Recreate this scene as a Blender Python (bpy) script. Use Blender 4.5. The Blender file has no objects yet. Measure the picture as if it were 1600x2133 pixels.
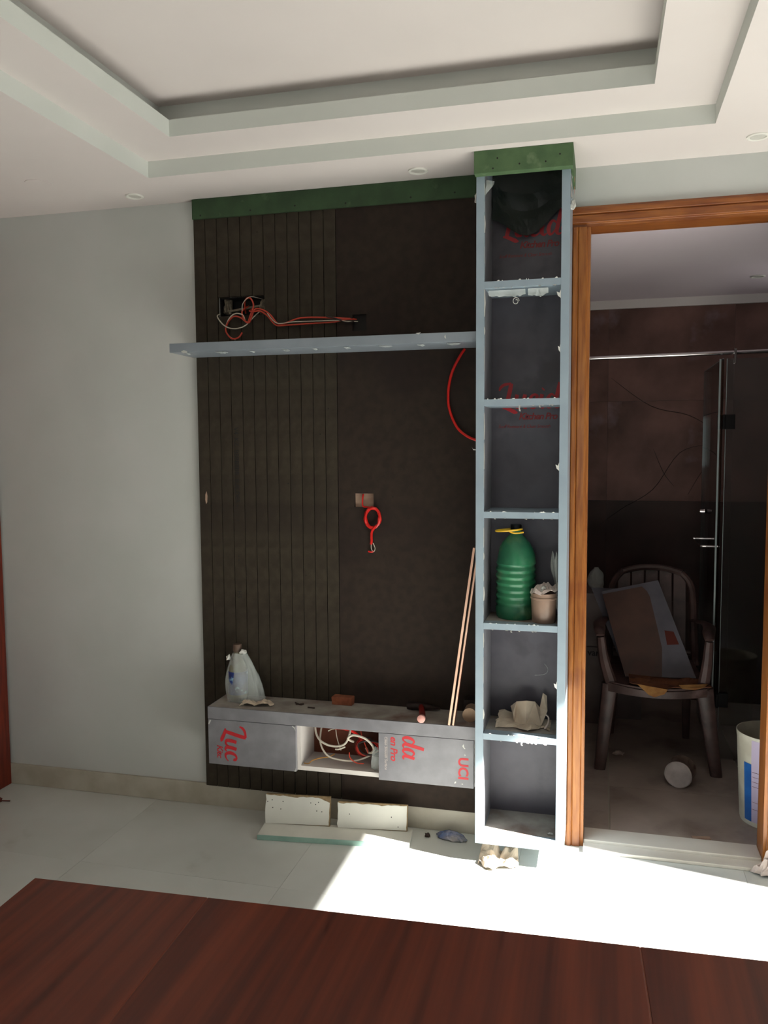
import bpy, bmesh, math, random
from mathutils import Matrix, Vector, noise
from math import pi, sin, cos, radians

S = bpy.context.scene
C = S.collection

# ------------------------------------------------------------------ camera
CAM_D, YAW, PITCH, ROLL, FPX = 3.23437, -0.254362, -0.0784270, -0.00633393, 1745.161
CAM_H = 1.55
cam_d = bpy.data.cameras.new('camera')
cam = bpy.data.objects.new('camera', cam_d); C.objects.link(cam)
fw = Vector((sin(YAW)*cos(PITCH), cos(YAW)*cos(PITCH), sin(PITCH)))
rt = Vector((cos(YAW), -sin(YAW), 0)); up = rt.cross(fw)
r2 = rt*cos(ROLL)+up*sin(ROLL); u2 = -rt*sin(ROLL)+up*cos(ROLL)
M = Matrix.Identity(4)
for i in range(3):
    M[i][0] = r2[i]; M[i][1] = u2[i]; M[i][2] = -fw[i]
M[0][3], M[1][3], M[2][3] = 0, -CAM_D, CAM_H
cam.matrix_world = M
cam_d.sensor_fit = 'AUTO'; cam_d.sensor_width = 36; cam_d.lens = FPX/2133*36
cam_d.clip_start = .05; cam_d.clip_end = 100
S.camera = cam

# ------------------------------------------------------------------ light
world = bpy.data.worlds.new('world'); S.world = world; world.use_nodes = True
bg = world.node_tree.nodes['Background']
bg.inputs[0].default_value = (.95, .965, .93, 1); bg.inputs[1].default_value = 1.9
sun_d = bpy.data.lights.new('sun', 'SUN'); sun = bpy.data.objects.new('sun', sun_d); C.objects.link(sun)
SUN = Vector((-1, .2, -.82)).normalized()
sun.rotation_euler = (-SUN).to_track_quat('Z', 'Y').to_euler()
sun.location = (6, -3, 6)
sun_d.energy = 55; sun_d.angle = radians(.9); sun_d.color = (1, .965, .93)

def portal(x, y, z, w, h, rot):
    d = bpy.data.lights.new('daylight_portal', 'AREA'); o = bpy.data.objects.new('daylight_portal', d)
    d.shape = 'RECTANGLE'; d.size = w; d.size_y = h; d.cycles.is_portal = True
    o.location = (x, y, z); o.rotation_euler = rot; C.objects.link(o)

XR, XL, YN, ZC = 1.6, -2.66, -5.6, 2.56          # right wall, left wall, wall behind the camera, low ceiling
WIN_Y0, WIN_Y1, WIN_Z = -2.15, -.35, 2.14         # balcony door opening in the right wall
FILL_WIN = (-2.0, 0.9, .9, 2.2)                          # unseen window added behind the camera for fill light
portal(XR+.02, (WIN_Y0+WIN_Y1)/2, WIN_Z/2, WIN_Y1-WIN_Y0, WIN_Z, (0, pi/2, 0))
portal((FILL_WIN[0]+FILL_WIN[1])/2, YN-.02, (FILL_WIN[2]+FILL_WIN[3])/2, FILL_WIN[1]-FILL_WIN[0], FILL_WIN[3]-FILL_WIN[2], (pi/2, 0, 0))

vs = S.view_settings
vs.view_transform = 'Standard'; vs.look = 'None'; vs.gamma = 1; vs.use_curve_mapping = False
vs.exposure = -0.32

# ------------------------------------------------------------------ materials
def lin(c):
    out = []
    for v in c:
        v /= 255
        out.append(v/12.92 if v <= .04045 else ((v+.055)/1.055)**2.4)
    return (*out, 1)

MATS = {}
def mat(name, c1, c2=None, scale=6, stretch=(1, 1, 1), rough=.6, bump=0, bscale=60, metal=0, alpha=1,
        c3=None, s3=2, t3=(.55, .7), detail=4, trans=0, sheen=0, ior=1.45, spec=.5, ramp=(.35, .65)):
    m = bpy.data.materials.new(name); m.use_nodes = True; MATS[name] = m
    nt = m.node_tree; N = nt.nodes; L = nt.links; b = N['Principled BSDF']
    b.inputs['Roughness'].default_value = rough; b.inputs['Metallic'].default_value = metal
    b.inputs['Alpha'].default_value = alpha; b.inputs['IOR'].default_value = ior
    b.inputs['Transmission Weight'].default_value = trans
    b.inputs['Specular IOR Level'].default_value = spec
    b.inputs['Base Color'].default_value = lin(c1)
    tc = N.new('ShaderNodeTexCoord'); mp = N.new('ShaderNodeMapping')
    mp.inputs['Scale'].default_value = stretch; L.new(tc.outputs['Object'], mp.inputs['Vector'])
    if c2:
        n = N.new('ShaderNodeTexNoise'); n.inputs['Scale'].default_value = scale; n.inputs['Detail'].default_value = detail
        L.new(mp.outputs[0], n.inputs['Vector'])
        r = N.new('ShaderNodeValToRGB'); r.color_ramp.elements[0].color = lin(c1); r.color_ramp.elements[1].color = lin(c2)
        r.color_ramp.elements[0].position, r.color_ramp.elements[1].position = ramp
        L.new(n.outputs['Fac'], r.inputs[0]); col = r.outputs[0]
        if c3:
            n3 = N.new('ShaderNodeTexNoise'); n3.inputs['Scale'].default_value = s3; n3.inputs['Detail'].default_value = 6
            L.new(tc.outputs['Object'], n3.inputs['Vector'])
            r3 = N.new('ShaderNodeValToRGB'); r3.color_ramp.elements[0].position, r3.color_ramp.elements[1].position = t3
            L.new(n3.outputs['Fac'], r3.inputs[0])
            mx = N.new('ShaderNodeMix'); mx.data_type = 'RGBA'; L.new(r3.outputs[0], mx.inputs[0])
            L.new(col, mx.inputs[6]); mx.inputs[7].default_value = lin(c3); col = mx.outputs[2]
        L.new(col, b.inputs['Base Color'])
    if bump:
        n2 = N.new('ShaderNodeTexNoise'); n2.inputs['Scale'].default_value = bscale; n2.inputs['Detail'].default_value = 5
        L.new(mp.outputs[0], n2.inputs['Vector'])
        bp = N.new('ShaderNodeBump'); bp.inputs['Strength'].default_value = bump; bp.inputs['Distance'].default_value = .01
        L.new(n2.outputs['Fac'], bp.inputs['Height']); L.new(bp.outputs[0], b.inputs['Normal'])
    return m

def glassmat(name, tint, rough=.02, base=.06, edge=.6):
    m = bpy.data.materials.new(name); m.use_nodes = True; nt = m.node_tree; N = nt.nodes; L = nt.links
    N.remove(N['Principled BSDF'])
    t = N.new('ShaderNodeBsdfTransparent'); t.inputs[0].default_value = tint
    g = N.new('ShaderNodeBsdfGlossy'); g.inputs['Roughness'].default_value = rough
    lw = N.new('ShaderNodeLayerWeight'); lw.inputs[0].default_value = edge
    mr = N.new('ShaderNodeMapRange'); mr.inputs[3].default_value = base; mr.inputs[4].default_value = .9
    L.new(lw.outputs['Fresnel'], mr.inputs[0]); mx = N.new('ShaderNodeMixShader')
    L.new(mr.outputs[0], mx.inputs[0]); L.new(t.outputs[0], mx.inputs[1]); L.new(g.outputs[0], mx.inputs[2])
    L.new(mx.outputs[0], N['Material Output'].inputs[0]); return m

m_wall = mat('wall_paint', (194, 197, 192), (199, 201, 197), scale=3, rough=.75, bump=.05, bscale=25, c3=(190, 191, 188), s3=1.3)
m_ceil = mat('ceiling_paint', (212, 204, 200), (216, 208, 204), scale=2, rough=.85, bump=.03, bscale=20)
m_bceil = mat('bathroom_ceiling_paint', (216, 202, 208), (220, 207, 212), scale=2, rough=.8)
m_drop = mat('ceiling_edge_sky_tint', (206, 210, 203), (211, 214, 208), scale=3, rough=.8)  # upright ceiling faces, greenish sky light put into the colour
m_tile = mat('floor_tile', (208, 211, 206), (197, 200, 194), scale=2.2, rough=.22, c3=(158, 153, 140), s3=2.1, t3=(.64, .84), bump=.02, bscale=8)
m_grout = mat('tile_grout', (168, 162, 150), rough=.9)
m_skirt = mat('skirting_stone', (188, 183, 168), (172, 165, 148), scale=9, rough=.5)
m_mdf = mat('dark_board', (60, 53, 42), (50, 43, 35), scale=30, rough=.8, spec=.3, bump=.06, bscale=300, c3=(42, 34, 29), s3=3, t3=(.52, .7))
m_green_shaded = mat('shaded_green_board', (56, 80, 52), (46, 66, 43), scale=14, rough=.8, bump=.06, bscale=200, c3=(76, 96, 68), s3=20, t3=(.66, .8))  # green board again, the column's shade put into a darker colour
m_board = mat('plain_dark_board', (50, 40, 33), (42, 33, 28), scale=30, rough=.8, spec=.3, bump=.06, bscale=300, c3=(36, 26, 24), s3=2, t3=(.5, .7))
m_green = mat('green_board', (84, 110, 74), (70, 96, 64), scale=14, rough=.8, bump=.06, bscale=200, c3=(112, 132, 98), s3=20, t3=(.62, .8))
m_shelf = mat('grey_shelf_laminate', (134, 142, 150), (126, 134, 142), scale=8, rough=.4)
m_lam = mat('blue_grey_laminate', (148, 164, 174), (140, 155, 166), scale=8, rough=.38)
m_lamin = mat('grey_filmed_laminate', (130, 129, 133), (115, 114, 118), scale=12, rough=.3, bump=.05, bscale=14)
m_inner = mat('shaded_back_laminate', (90, 87, 95), (79, 76, 84), scale=10, rough=.4, c3=(68, 64, 70), s3=5)  # same laminate as the boards, interior shade put into the colour
m_white = mat('white_laminate', (212, 206, 200), (204, 198, 192), scale=8, rough=.4)
m_dust = mat('dusty_laminate', (170, 165, 156), (140, 132, 124), scale=10, rough=.7, c3=(112, 82, 72), s3=6, t3=(.55, .75), bump=.04)
m_red = mat('red_print', (188, 40, 48), (176, 34, 42), scale=20, rough=.45)
m_dred = mat('dark_red_print', (128, 40, 42), rough=.5)
m_black = mat('black_print', (18, 14, 13), rough=.6)
m_teak = mat('polished_teak', (156, 98, 46), (122, 68, 28), scale=9, stretch=(9, 9, .7), rough=.28, c3=(96, 34, 12), s3=3.5, t3=(.55, .75), detail=6)
m_teakh = mat('polished_teak_across', (150, 90, 40), (114, 58, 24), scale=9, stretch=(.7, 9, 9), rough=.28, c3=(92, 32, 12), s3=3.5, t3=(.55, .75), detail=6)
m_redwood = mat('red_brown_wood', (120, 42, 22), (86, 26, 14), scale=8, stretch=(8, 8, .6), rough=.35)
m_table = mat('table_veneer', (116, 52, 30), (74, 28, 16), scale=5, stretch=(8, .22, 1), rough=.4, detail=10, c3=(98, 42, 24), s3=.8, t3=(.5, .95), ramp=(.32, .66))
m_seam = mat('table_edging', (122, 66, 46), rough=.5)
m_marble = mat('brown_marble', (120, 88, 80), (76, 54, 48), scale=3, rough=.4, spec=.25, c3=(132, 114, 118), s3=2.6, t3=(.56, .70), detail=8)
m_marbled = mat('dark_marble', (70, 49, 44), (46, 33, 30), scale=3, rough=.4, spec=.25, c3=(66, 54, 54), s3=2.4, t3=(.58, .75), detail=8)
m_vein = mat('marble_vein', (40, 26, 24), rough=.4)
m_bfloor = mat('bathroom_floor', (176, 162, 152), (156, 142, 132), scale=4, rough=.5, c3=(128, 112, 104), s3=3)
m_sill = mat('white_marble_sill', (222, 218, 208), (208, 202, 190), scale=4, rough=.3)
m_chrome = mat('chrome', (210, 205, 205), rough=.12, metal=1)
m_dmetal = mat('black_metal', (20, 18, 18), rough=.35, metal=.6)
m_plastic = mat('brown_plastic', (84, 64, 60), (62, 46, 43), scale=14, rough=.42, c3=(118, 98, 94), s3=9, t3=(.6, .8))
m_rwire = mat('red_cable', (206, 30, 22), rough=.35)
m_owire = mat('orange_red_cable', (190, 66, 46), rough=.4)
m_wwire = mat('white_cable', (205, 196, 180), rough=.45)
m_ywire = mat('yellow_cable', (190, 142, 70), rough=.45)
m_kwire = mat('dark_cable', (40, 30, 28), rough=.5)
m_plaster = mat('raw_plaster', (176, 150, 130), (150, 120, 104), scale=20, rough=.9)
m_hole = mat('dark_socket_box', (22, 18, 15), rough=.8)
m_debris = mat('mortar_rubble', (150, 140, 120), (96, 84, 70), scale=30, rough=.95)
m_paper = mat('crumpled_paper', (214, 198, 176), (190, 172, 150), scale=12, rough=.8)
m_wpaper = mat('pale_paper', (204, 190, 182), (186, 170, 162), scale=14, rough=.75)
m_foam = mat('ochre_foam', (176, 132, 76), (134, 88, 48), scale=18, rough=.9)
m_card = mat('brown_cardboard', (120, 74, 46), (92, 54, 34), scale=12, rough=.85)
m_carton = mat('grey_carton', (128, 118, 116), (112, 102, 100), scale=8, rough=.85)
m_film = mat('clear_film', (206, 212, 208), rough=.2, alpha=.3, bump=.2, bscale=30)
m_filmw = mat('torn_white_film', (196, 196, 190), rough=.45)
m_filmd = mat('loose_dark_film', (24, 34, 30), rough=.35, alpha=.85)
m_blueg = mat('blue_label', (40, 66, 140), (26, 34, 84), scale=25, rough=.35, c3=(150, 190, 214), s3=30, t3=(.6, .7))
m_bottle = mat('hazy_clear_plastic', (150, 150, 130), (110, 96, 80), scale=20, rough=.2, alpha=.75)
m_cap = mat('brown_cap', (92, 74, 62), rough=.5)
m_gbottle = mat('dusty_green_plastic', (52, 124, 84), (30, 94, 68), scale=9, rough=.28, c3=(112, 146, 100), s3=12, t3=(.55, .8), alpha=.93, bump=.15, bscale=40)
m_yellow = mat('yellow_plastic', (236, 186, 42), rough=.4)
m_brown = mat('taupe_plastic', (142, 118, 102), (120, 98, 84), scale=12, rough=.38)
m_brick = mat('red_brick', (152, 90, 62), (124, 68, 46), scale=30, rough=.9, bump=.3, bscale=60)
m_steel = mat('dark_steel', (46, 38, 36), (62, 48, 44), scale=20, rough=.5, metal=.6)
m_grip = mat('red_grip', (150, 30, 26), (90, 24, 20), scale=12, rough=.5)
m_gripe = mat('pale_grip_end', (206, 150, 140), rough=.6)
m_strip = mat('pale_strip_edge', (236, 196, 170), (222, 176, 150), scale=20, stretch=(1, 1, .2), rough=.6)
m_stripd = mat('brown_strip_side', (110, 52, 26), (80, 34, 18), scale=14, stretch=(1, 1, .2), rough=.5)
m_tan = mat('tan_cardboard_tube', (176, 150, 124), (160, 132, 108), scale=10, rough=.8)
m_chip = mat('chipped_white_board', (216, 216, 206), (204, 204, 196), scale=6, rough=.6)
m_core = mat('particle_core', (150, 128, 96), (118, 98, 70), scale=60, rough=.95)
m_glassedge = mat('pale_green_edge', (150, 182, 168), (132, 166, 154), scale=20, rough=.3)
m_foil = mat('blue_silver_foil', (84, 108, 160), (170, 166, 166), scale=14, rough=.25, metal=.55, bump=.4, bscale=40)
m_dirt = mat('dark_dirt', (62, 48, 42), rough=.95)
m_rust = mat('red_brown_scrap', (84, 30, 20), rough=.8)
m_cupw = mat('grubby_white_plastic', (190, 182, 178), (160, 150, 146), scale=16, rough=.5)
m_cups = mat('dirty_tin_side', (136, 122, 112), (88, 66, 56), scale=16, stretch=(2, .6, 2), rough=.5)
m_bucket = mat('splashed_white_bucket', (210, 206, 190), (184, 178, 160), scale=12, rough=.5)
m_bblue = mat('bucket_blue', (40, 104, 178), (26, 80, 150), scale=12, rough=.4, c3=(190, 200, 210), s3=30, t3=(.66, .72))
m_blilac = mat('bucket_lilac', (190, 176, 200), rough=.45)
m_light = mat('downlight_rim', (226, 224, 216), rough=.4)
m_lens = mat('downlight_lens', (200, 198, 190), rough=.3)
m_alu = mat('window_aluminium', (190, 190, 190), rough=.4, metal=.5)
m_leaf = mat('laminate_sheet_brown', (80, 54, 45), (62, 42, 36), scale=6, rough=.5, c3=(84, 46, 36), s3=4)
m_leafg = mat('laminate_sheet_grey', (92, 90, 99), (78, 76, 85), scale=9, rough=.5)
m_glass = glassmat('shower_glass', (.86, .9, .9, 1), base=.05)
m_gedge = mat('glass_edge', (140, 150, 150), rough=.2)

# ------------------------------------------------------------------ object helpers
ORG = {}
def _link(o, parent, org):
    C.objects.link(o)
    if parent:
        o.parent = parent; o.location = Vector(org)-ORG[parent.name]
    else:
        o.location = org
    ORG[o.name] = Vector(org)

def thing(name, loc, label=None, cat=None, group=None, kind=None):
    o = bpy.data.objects.new(name, None); o.empty_display_size = .05
    _link(o, None, Vector(loc)); return tag(o, label, cat, group, kind)

def tag(o, label=None, cat=None, group=None, kind=None):
    if label: o['label'] = label
    if cat: o['category'] = cat
    if group: o['group'] = group
    if kind: o['kind'] = kind
    return o

class MB:
    """collects geometry in world coordinates and links it as one mesh object"""
    def __init__(s): s.bm = bmesh.new(); s.mi = 0
    def _mark(s, n0):
        if s.mi:
            s.bm.faces.ensure_lookup_table()
            for f in s.bm.faces[n0:]: f.material_index = s.mi
    def box(s, x0, x1, y0, y1, z0, z1, M=None, bev=0):
        n0 = len(s.bm.faces)
        r = bmesh.ops.create_cube(s.bm, size=1)
        T = Matrix.Translation(((x0+x1)/2, (y0+y1)/2, (z0+z1)/2)) @ Matrix.Diagonal((x1-x0, y1-y0, z1-z0, 1))
        if M: T = M @ T
        bmesh.ops.transform(s.bm, matrix=T, verts=r['verts'])
        if bev:
            es = list({e for v in r['verts'] for e in v.link_edges})
            bmesh.ops.bevel(s.bm, geom=es, offset=bev, segments=2, affect='EDGES', clamp_overlap=True, profile=.5)
        s._mark(n0); return s
    def poly(s, pts, faces, M=None):
        n0 = len(s.bm.faces)
        vv = [s.bm.verts.new((M @ Vector(p)) if M else p) for p in pts]
        for f in faces:
            try: s.bm.faces.new([vv[i] for i in f])
            except ValueError: pass
        s._mark(n0); return s
    def prism(s, outline, d, M):
        """2D outline in local xz, extruded d along local y"""
        n = len(outline)
        pts = [(a, 0, b) for a, b in outline]+[(a, d, b) for a, b in outline]
        fs = [tuple(range(n))[::-1], tuple(range(n, 2*n))]+[(i, (i+1) % n, n+(i+1) % n, n+i) for i in range(n)]
        return s.poly(pts, fs, M)
    def lathe(s, prof, cx, cy, cz, n=32, M=None, wob=None):
        pts = []; fs = []
        for i, (r, z) in enumerate(prof):
            for k in range(n):
                a = 2*pi*k/n; rr = r*(wob(a, z) if wob else 1)
                pts.append((rr*cos(a), rr*sin(a), z))
        for i in range(len(prof)-1):
            for k in range(n):
                a, b = i*n+k, i*n+(k+1) % n
                fs.append((a, b, b+n, a+n))
        if prof[0][0] > 1e-5: fs.append(tuple(range(n))[::-1])
        if prof[-1][0] > 1e-5: fs.append(tuple(range((len(prof)-1)*n, len(prof)*n)))
        T = Matrix.Translation((cx, cy, cz)) @ (M or Matrix.Identity(4))
        return s.poly(pts, fs, T)
    def tube(s, pts, r, n=8, smooth=6, closed=False, flat=1):
        P = [Vector(p) for p in pts]
        rr = r if isinstance(r, (list, tuple)) else [r]*len(P)
        if smooth > 1 and len(P) > 2:
            Q, R2 = [], []
            m = len(P); segs = m if closed else m-1
            for i in range(segs):
                p0, p1, p2, p3 = (P[(i-1) % m] if (closed or i) else P[i]), P[i], P[(i+1) % m], (P[(i+2) % m] if (closed or i+2 < m) else P[(i+1) % m])
                for j in range(smooth):
                    t = j/smooth
                    Q.append(.5*((2*p1)+(p2-p0)*t+(2*p0-5*p1+4*p2-p3)*t*t+(3*p1-p0-3*p2+p3)*t**3))
                    R2.append(rr[i]*(1-t)+rr[(i+1) % m]*t)
            if not closed: Q.append(P[-1]); R2.append(rr[-1])
            P, rr = Q, R2
        m = len(P); rings = []; ref = Vector((0, 0, 1)); n0 = len(s.bm.faces)
        for i in range(m):
            a = P[(i-1) % m] if (closed or i) else P[i]; b = P[(i+1) % m] if (closed or i+1 < m) else P[i]
            t = (b-a).normalized() if (b-a).length > 1e-9 else Vector((0, 0, 1))
            if i == 0:
                ref = Vector((0, 0, 1)) if abs(t.z) < .9 else Vector((1, 0, 0))
            x = t.cross(ref)
            x = x.normalized() if x.length > 1e-6 else Vector((1, 0, 0))
            y = x.cross(t).normalized(); ref = y
            rings.append([s.bm.verts.new(P[i]+(x*cos(2*pi*k/n)+y*flat*sin(2*pi*k/n))*rr[i]) for k in range(n)])
        for i in range(m if closed else m-1):
            A, B = rings[i], rings[(i+1) % m]
            for k in range(n):
                try: s.bm.faces.new((A[k], A[(k+1) % n], B[(k+1) % n], B[k]))
                except ValueError: pass
        if not closed:
            s.bm.faces.new(rings[0][::-1]); s.bm.faces.new(rings[-1])
        s._mark(n0); return s
    def build(s, name, m, parent=None, smooth=False, bevel=0, keep_origin=None, recalc=True):
        bm = s.bm
        if recalc: bmesh.ops.recalc_face_normals(bm, faces=bm.faces)
        xs = [v.co for v in bm.verts]
        mn = Vector([min(c[i] for c in xs) for i in range(3)]); mx = Vector([max(c[i] for c in xs) for i in range(3)])
        org = Vector(keep_origin) if keep_origin else Vector(((mn.x+mx.x)/2, (mn.y+mx.y)/2, mn.z))
        bmesh.ops.translate(bm, vec=-org, verts=bm.verts)
        me = bpy.data.meshes.new(name); bm.to_mesh(me); bm.free()
        for k in (m if isinstance(m, (list, tuple)) else [m]): me.materials.append(k)
        if smooth:
            for p in me.polygons: p.use_smooth = True
            me.set_sharp_from_angle(angle=radians(38))
        o = bpy.data.objects.new(name, me); _link(o, parent, org)
        if bevel:
            b = o.modifiers.new('bevel', 'BEVEL'); b.width = bevel; b.segments = 2; b.limit_method = 'ANGLE'
        return o

def copy_obj(o, parent, loc):
    c = o.copy(); C.objects.link(c); c.parent = parent
    c.location = Vector(loc)-(ORG[parent.name] if parent else Vector()); ORG[c.name] = Vector(loc); return c

def plate(mb, x0, x1, z0, z1, y0, y1, holes):
    """upright plate in the xz plane between y0 and y1 with rectangular cut-outs (hx0,hx1,hz0,hz1)"""
    X = sorted({x0, x1, *[h[0] for h in holes], *[h[1] for h in holes]}); Z = sorted({z0, z1, *[h[2] for h in holes], *[h[3] for h in holes]})
    X = [v for v in X if x0 <= v <= x1]; Z = [v for v in Z if z0 <= v <= z1]
    def solid(i, k):
        if i < 0 or k < 0 or i >= len(X)-1 or k >= len(Z)-1: return False
        cx, cz = (X[i]+X[i+1])/2, (Z[k]+Z[k+1])/2
        return not any(h[0] < cx < h[1] and h[2] < cz < h[3] for h in holes)
    vc = {}
    def v(x, y, z):
        if (x, y, z) not in vc: vc[(x, y, z)] = mb.bm.verts.new((x, y, z))
        return vc[(x, y, z)]
    for i in range(len(X)-1):
        for k in range(len(Z)-1):
            if not solid(i, k): continue
            a, b, c, d = X[i], X[i+1], Z[k], Z[k+1]
            F = [[(a, y0, c), (b, y0, c), (b, y0, d), (a, y0, d)], [(a, y1, c), (a, y1, d), (b, y1, d), (b, y1, c)]]
            if not solid(i-1, k): F.append([(a, y0, c), (a, y0, d), (a, y1, d), (a, y1, c)])
            if not solid(i+1, k): F.append([(b, y0, c), (b, y1, c), (b, y1, d), (b, y0, d)])
            if not solid(i, k-1): F.append([(a, y0, c), (a, y1, c), (b, y1, c), (b, y0, c)])
            if not solid(i, k+1): F.append([(a, y0, d), (b, y0, d), (b, y1, d), (a, y1, d)])
            for f in F: mb.bm.faces.new([v(*p) for p in f])

def yplate(mb, y0, y1, z0, z1, x0, x1, holes):
    """same, but standing in the yz plane"""
    t = MB(); plate(t, y0, y1, z0, z1, x0, x1, holes)
    for v in t.bm.verts: v.co = Vector((v.co.y, v.co.x, v.co.z))
    me = bpy.data.meshes.new('t'); t.bm.to_mesh(me); t.bm.free(); mb.bm.from_mesh(me); bpy.data.meshes.remove(me)

def struct(name, mb, m, parent=None, **k):
    o = mb.build(name, m, parent, **k)
    if not parent: o['kind'] = 'structure'
    return o

# ------------------------------------------------------------------ brush lettering
GL = {
 'L': (.60, [[(-.02, .70, .05), (.04, .84, .12), (.20, .95, .12), (.46, .99, .09)], [(.46, .99, .16), (.40, .66, .17), (.31, .30, .17), (.24, .02, .15)],
             [(.10, .02, .05), (.26, .0, .14), (.44, -.08, .15), (.60, -.16, .16), (.72, -.19, .04)]]),
 'u': (.54, [[(.10, .54, .15), (.05, .30, .16), (.04, .10, .15), (.12, .01, .1)], [(.10, .03, .1), (.2, .03, .09), (.30, .16, .06), (.34, .25, .05)],
             [(.42, .54, .15), (.36, .30, .16), (.35, .10, .15), (.44, .0, .09), (.54, .06, .04)]]),
 'c': (.44, [[(.34, .38, .13), (.36, .47, .12), (.26, .53, .09), (.13, .45, .12), (.06, .25, .16), (.10, .06, .13), (.2, .0, .1), (.33, .04, .06), (.44, .14, .04)]]),
 'i': (.26, [[(.12, .54, .15), (.06, .30, .16), (.05, .10, .15), (.14, .0, .09), (.24, .06, .04)], [(.14, .72, .10), (.16, .74, .16), (.18, .76, .10)]]),
 'd': (.56, [[(.36, .44, .06), (.24, .53, .09), (.12, .44, .13), (.05, .22, .16), (.09, .03, .12), (.2, .03, .08), (.32, .2, .05)],
             [(.56, 1.0, .15), (.48, .66, .16), (.40, .30, .16), (.37, .10, .15), (.45, .0, .09), (.56, .06, .04)]]),
 'a': (.54, [[(.36, .44, .06), (.24, .53, .09), (.12, .44, .13), (.05, .22, .16), (.09, .03, .12), (.2, .03, .08), (.32, .2, .05)],
             [(.47, .55, .14), (.40, .30, .16), (.37, .10, .15), (.45, .0, .09), (.54, .06, .04)]]),
}
def brush(bm, word, M, lift=0.0004):
    x = 0
    for ch in word:
        adv, strokes = GL[ch]
        for si, st in enumerate(strokes):
            P = [Vector((x+a, b, 0)) for a, b, w in st]; Wd = [w for a, b, w in st]
            Q, R = [], []
            for i in range(len(P)-1):
                p0, p1, p2, p3 = P[max(i-1, 0)], P[i], P[i+1], P[min(i+2, len(P)-1)]
                for j in range(5):
                    t = j/5
                    Q.append(.5*((2*p1)+(p2-p0)*t+(2*p0-5*p1+4*p2-p3)*t*t+(3*p1-p0-3*p2+p3)*t**3)); R.append(Wd[i]*(1-t)+Wd[i+1]*t)
            Q.append(P[-1]); R.append(Wd[-1])
            prev = None
            for i, q in enumerate(Q):
                t = (Q[min(i+1, len(Q)-1)]-Q[max(i-1, 0)]).normalized(); n = Vector((-t.y, t.x, 0))
                z = lift*(1+.25*si)
                a = bm.verts.new(M @ (q+n*R[i]/2+Vector((0, 0, z/M.to_scale().x)))); b = bm.verts.new(M @ (q-n*R[i]/2+Vector((0, 0, z/M.to_scale().x))))
                if prev: bm.faces.new((prev[0], prev[1], b, a))
                prev = (a, b)
        x += adv
    return x

def plain(bm, text, M, bold=0, shear=0, spacing=1):
    cu = bpy.data.curves.new('t', 'FONT'); cu.body = text; cu.size = 1; cu.shear = shear; cu.offset = bold; cu.space_character = spacing
    cu.resolution_u = 3
    o = bpy.data.objects.new('t', cu); C.objects.link(o); dg = bpy.context.evaluated_depsgraph_get()
    me = bpy.data.meshes.new_from_object(o.evaluated_get(dg)); me.transform(M); bm.from_mesh(me)
    bpy.data.objects.remove(o); bpy.data.meshes.remove(me); bpy.data.curves.remove(cu)

def clip(bm, co, no):
    """drop everything on the side the normal points to"""
    bmesh.ops.bisect_plane(bm, geom=bm.verts[:]+bm.edges[:]+bm.faces[:], plane_co=co, plane_no=no, clear_outer=True)

def textM(x, y, z, size, right=(1, 0, 0), upv=(0, 0, 1)):
    r = Vector(right); u = Vector(upv); n = r.cross(u)
    T = Matrix.Identity(4)
    for i in range(3): T[i][0], T[i][1], T[i][2], T[i][3] = r[i]*size, u[i]*size, n[i]*size, (x, y, z)[i]
    return T

# ------------------------------------------------------------------ crumpled shapes
def crumple(mb, cx, cy, z0, sx, sy, sz, seed=0, sub=3, amp=.55, M=None):
    t = bmesh.new(); bmesh.ops.create_icosphere(t, subdivisions=sub, radius=1)
    for v in t.verts:
        p = v.co.copy()
        k = 1+amp*noise.noise(p*1.7+Vector((seed, 0, 0)))+amp*.55*noise.noise(p*4.1+Vector((0, seed, 3)))+amp*.3*noise.noise(p*9+Vector((1, seed, 0)))
        p *= max(.25, k); v.co = p
    mz = min(v.co.z for v in t.verts)
    for v in t.verts:
        z = (v.co.z-mz*.6)
        v.co = Vector((cx+v.co.x*sx/2, cy+v.co.y*sy/2, z0+max(0, z)*sz/1.7+.0005))
        if M: v.co = M @ v.co
    me = bpy.data.meshes.new('t'); t.to_mesh(me); t.free(); mb.bm.from_mesh(me); bpy.data.meshes.remove(me)

def sheet(mb, fn, nu, nv, thick=.0012):
    """thin sheet from fn(u,v)->point, given a real thickness"""
    P = [[Vector(fn(i/nu, j/nv)) for j in range(nv+1)] for i in range(nu+1)]
    A = {}; B = {}
    for i in range(nu+1):
        for j in range(nv+1):
            du = P[min(i+1, nu)][j]-P[max(i-1, 0)][j]; dv = P[i][min(j+1, nv)]-P[i][max(j-1, 0)]
            n = du.cross(dv); n = n.normalized() if n.length > 1e-9 else Vector((0, 0, 1))
            A[i, j] = mb.bm.verts.new(P[i][j]+n*thick/2); B[i, j] = mb.bm.verts.new(P[i][j]-n*thick/2)
    def f(*q):
        try: mb.bm.faces.new(q)
        except ValueError: pass
    for i in range(nu):
        for j in range(nv):
            f(A[i, j], A[i+1, j], A[i+1, j+1], A[i, j+1]); f(B[i, j], B[i, j+1], B[i+1, j+1], B[i+1, j])
    for i in range(nu):
        f(A[i, 0], B[i, 0], B[i+1, 0], A[i+1, 0]); f(A[i, nv], A[i+1, nv], B[i+1, nv], B[i, nv])
    for j in range(nv):
        f(A[0, j], A[0, j+1], B[0, j+1], B[0, j]); f(A[nu, j], B[nu, j], B[nu, j+1], A[nu, j+1])

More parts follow.
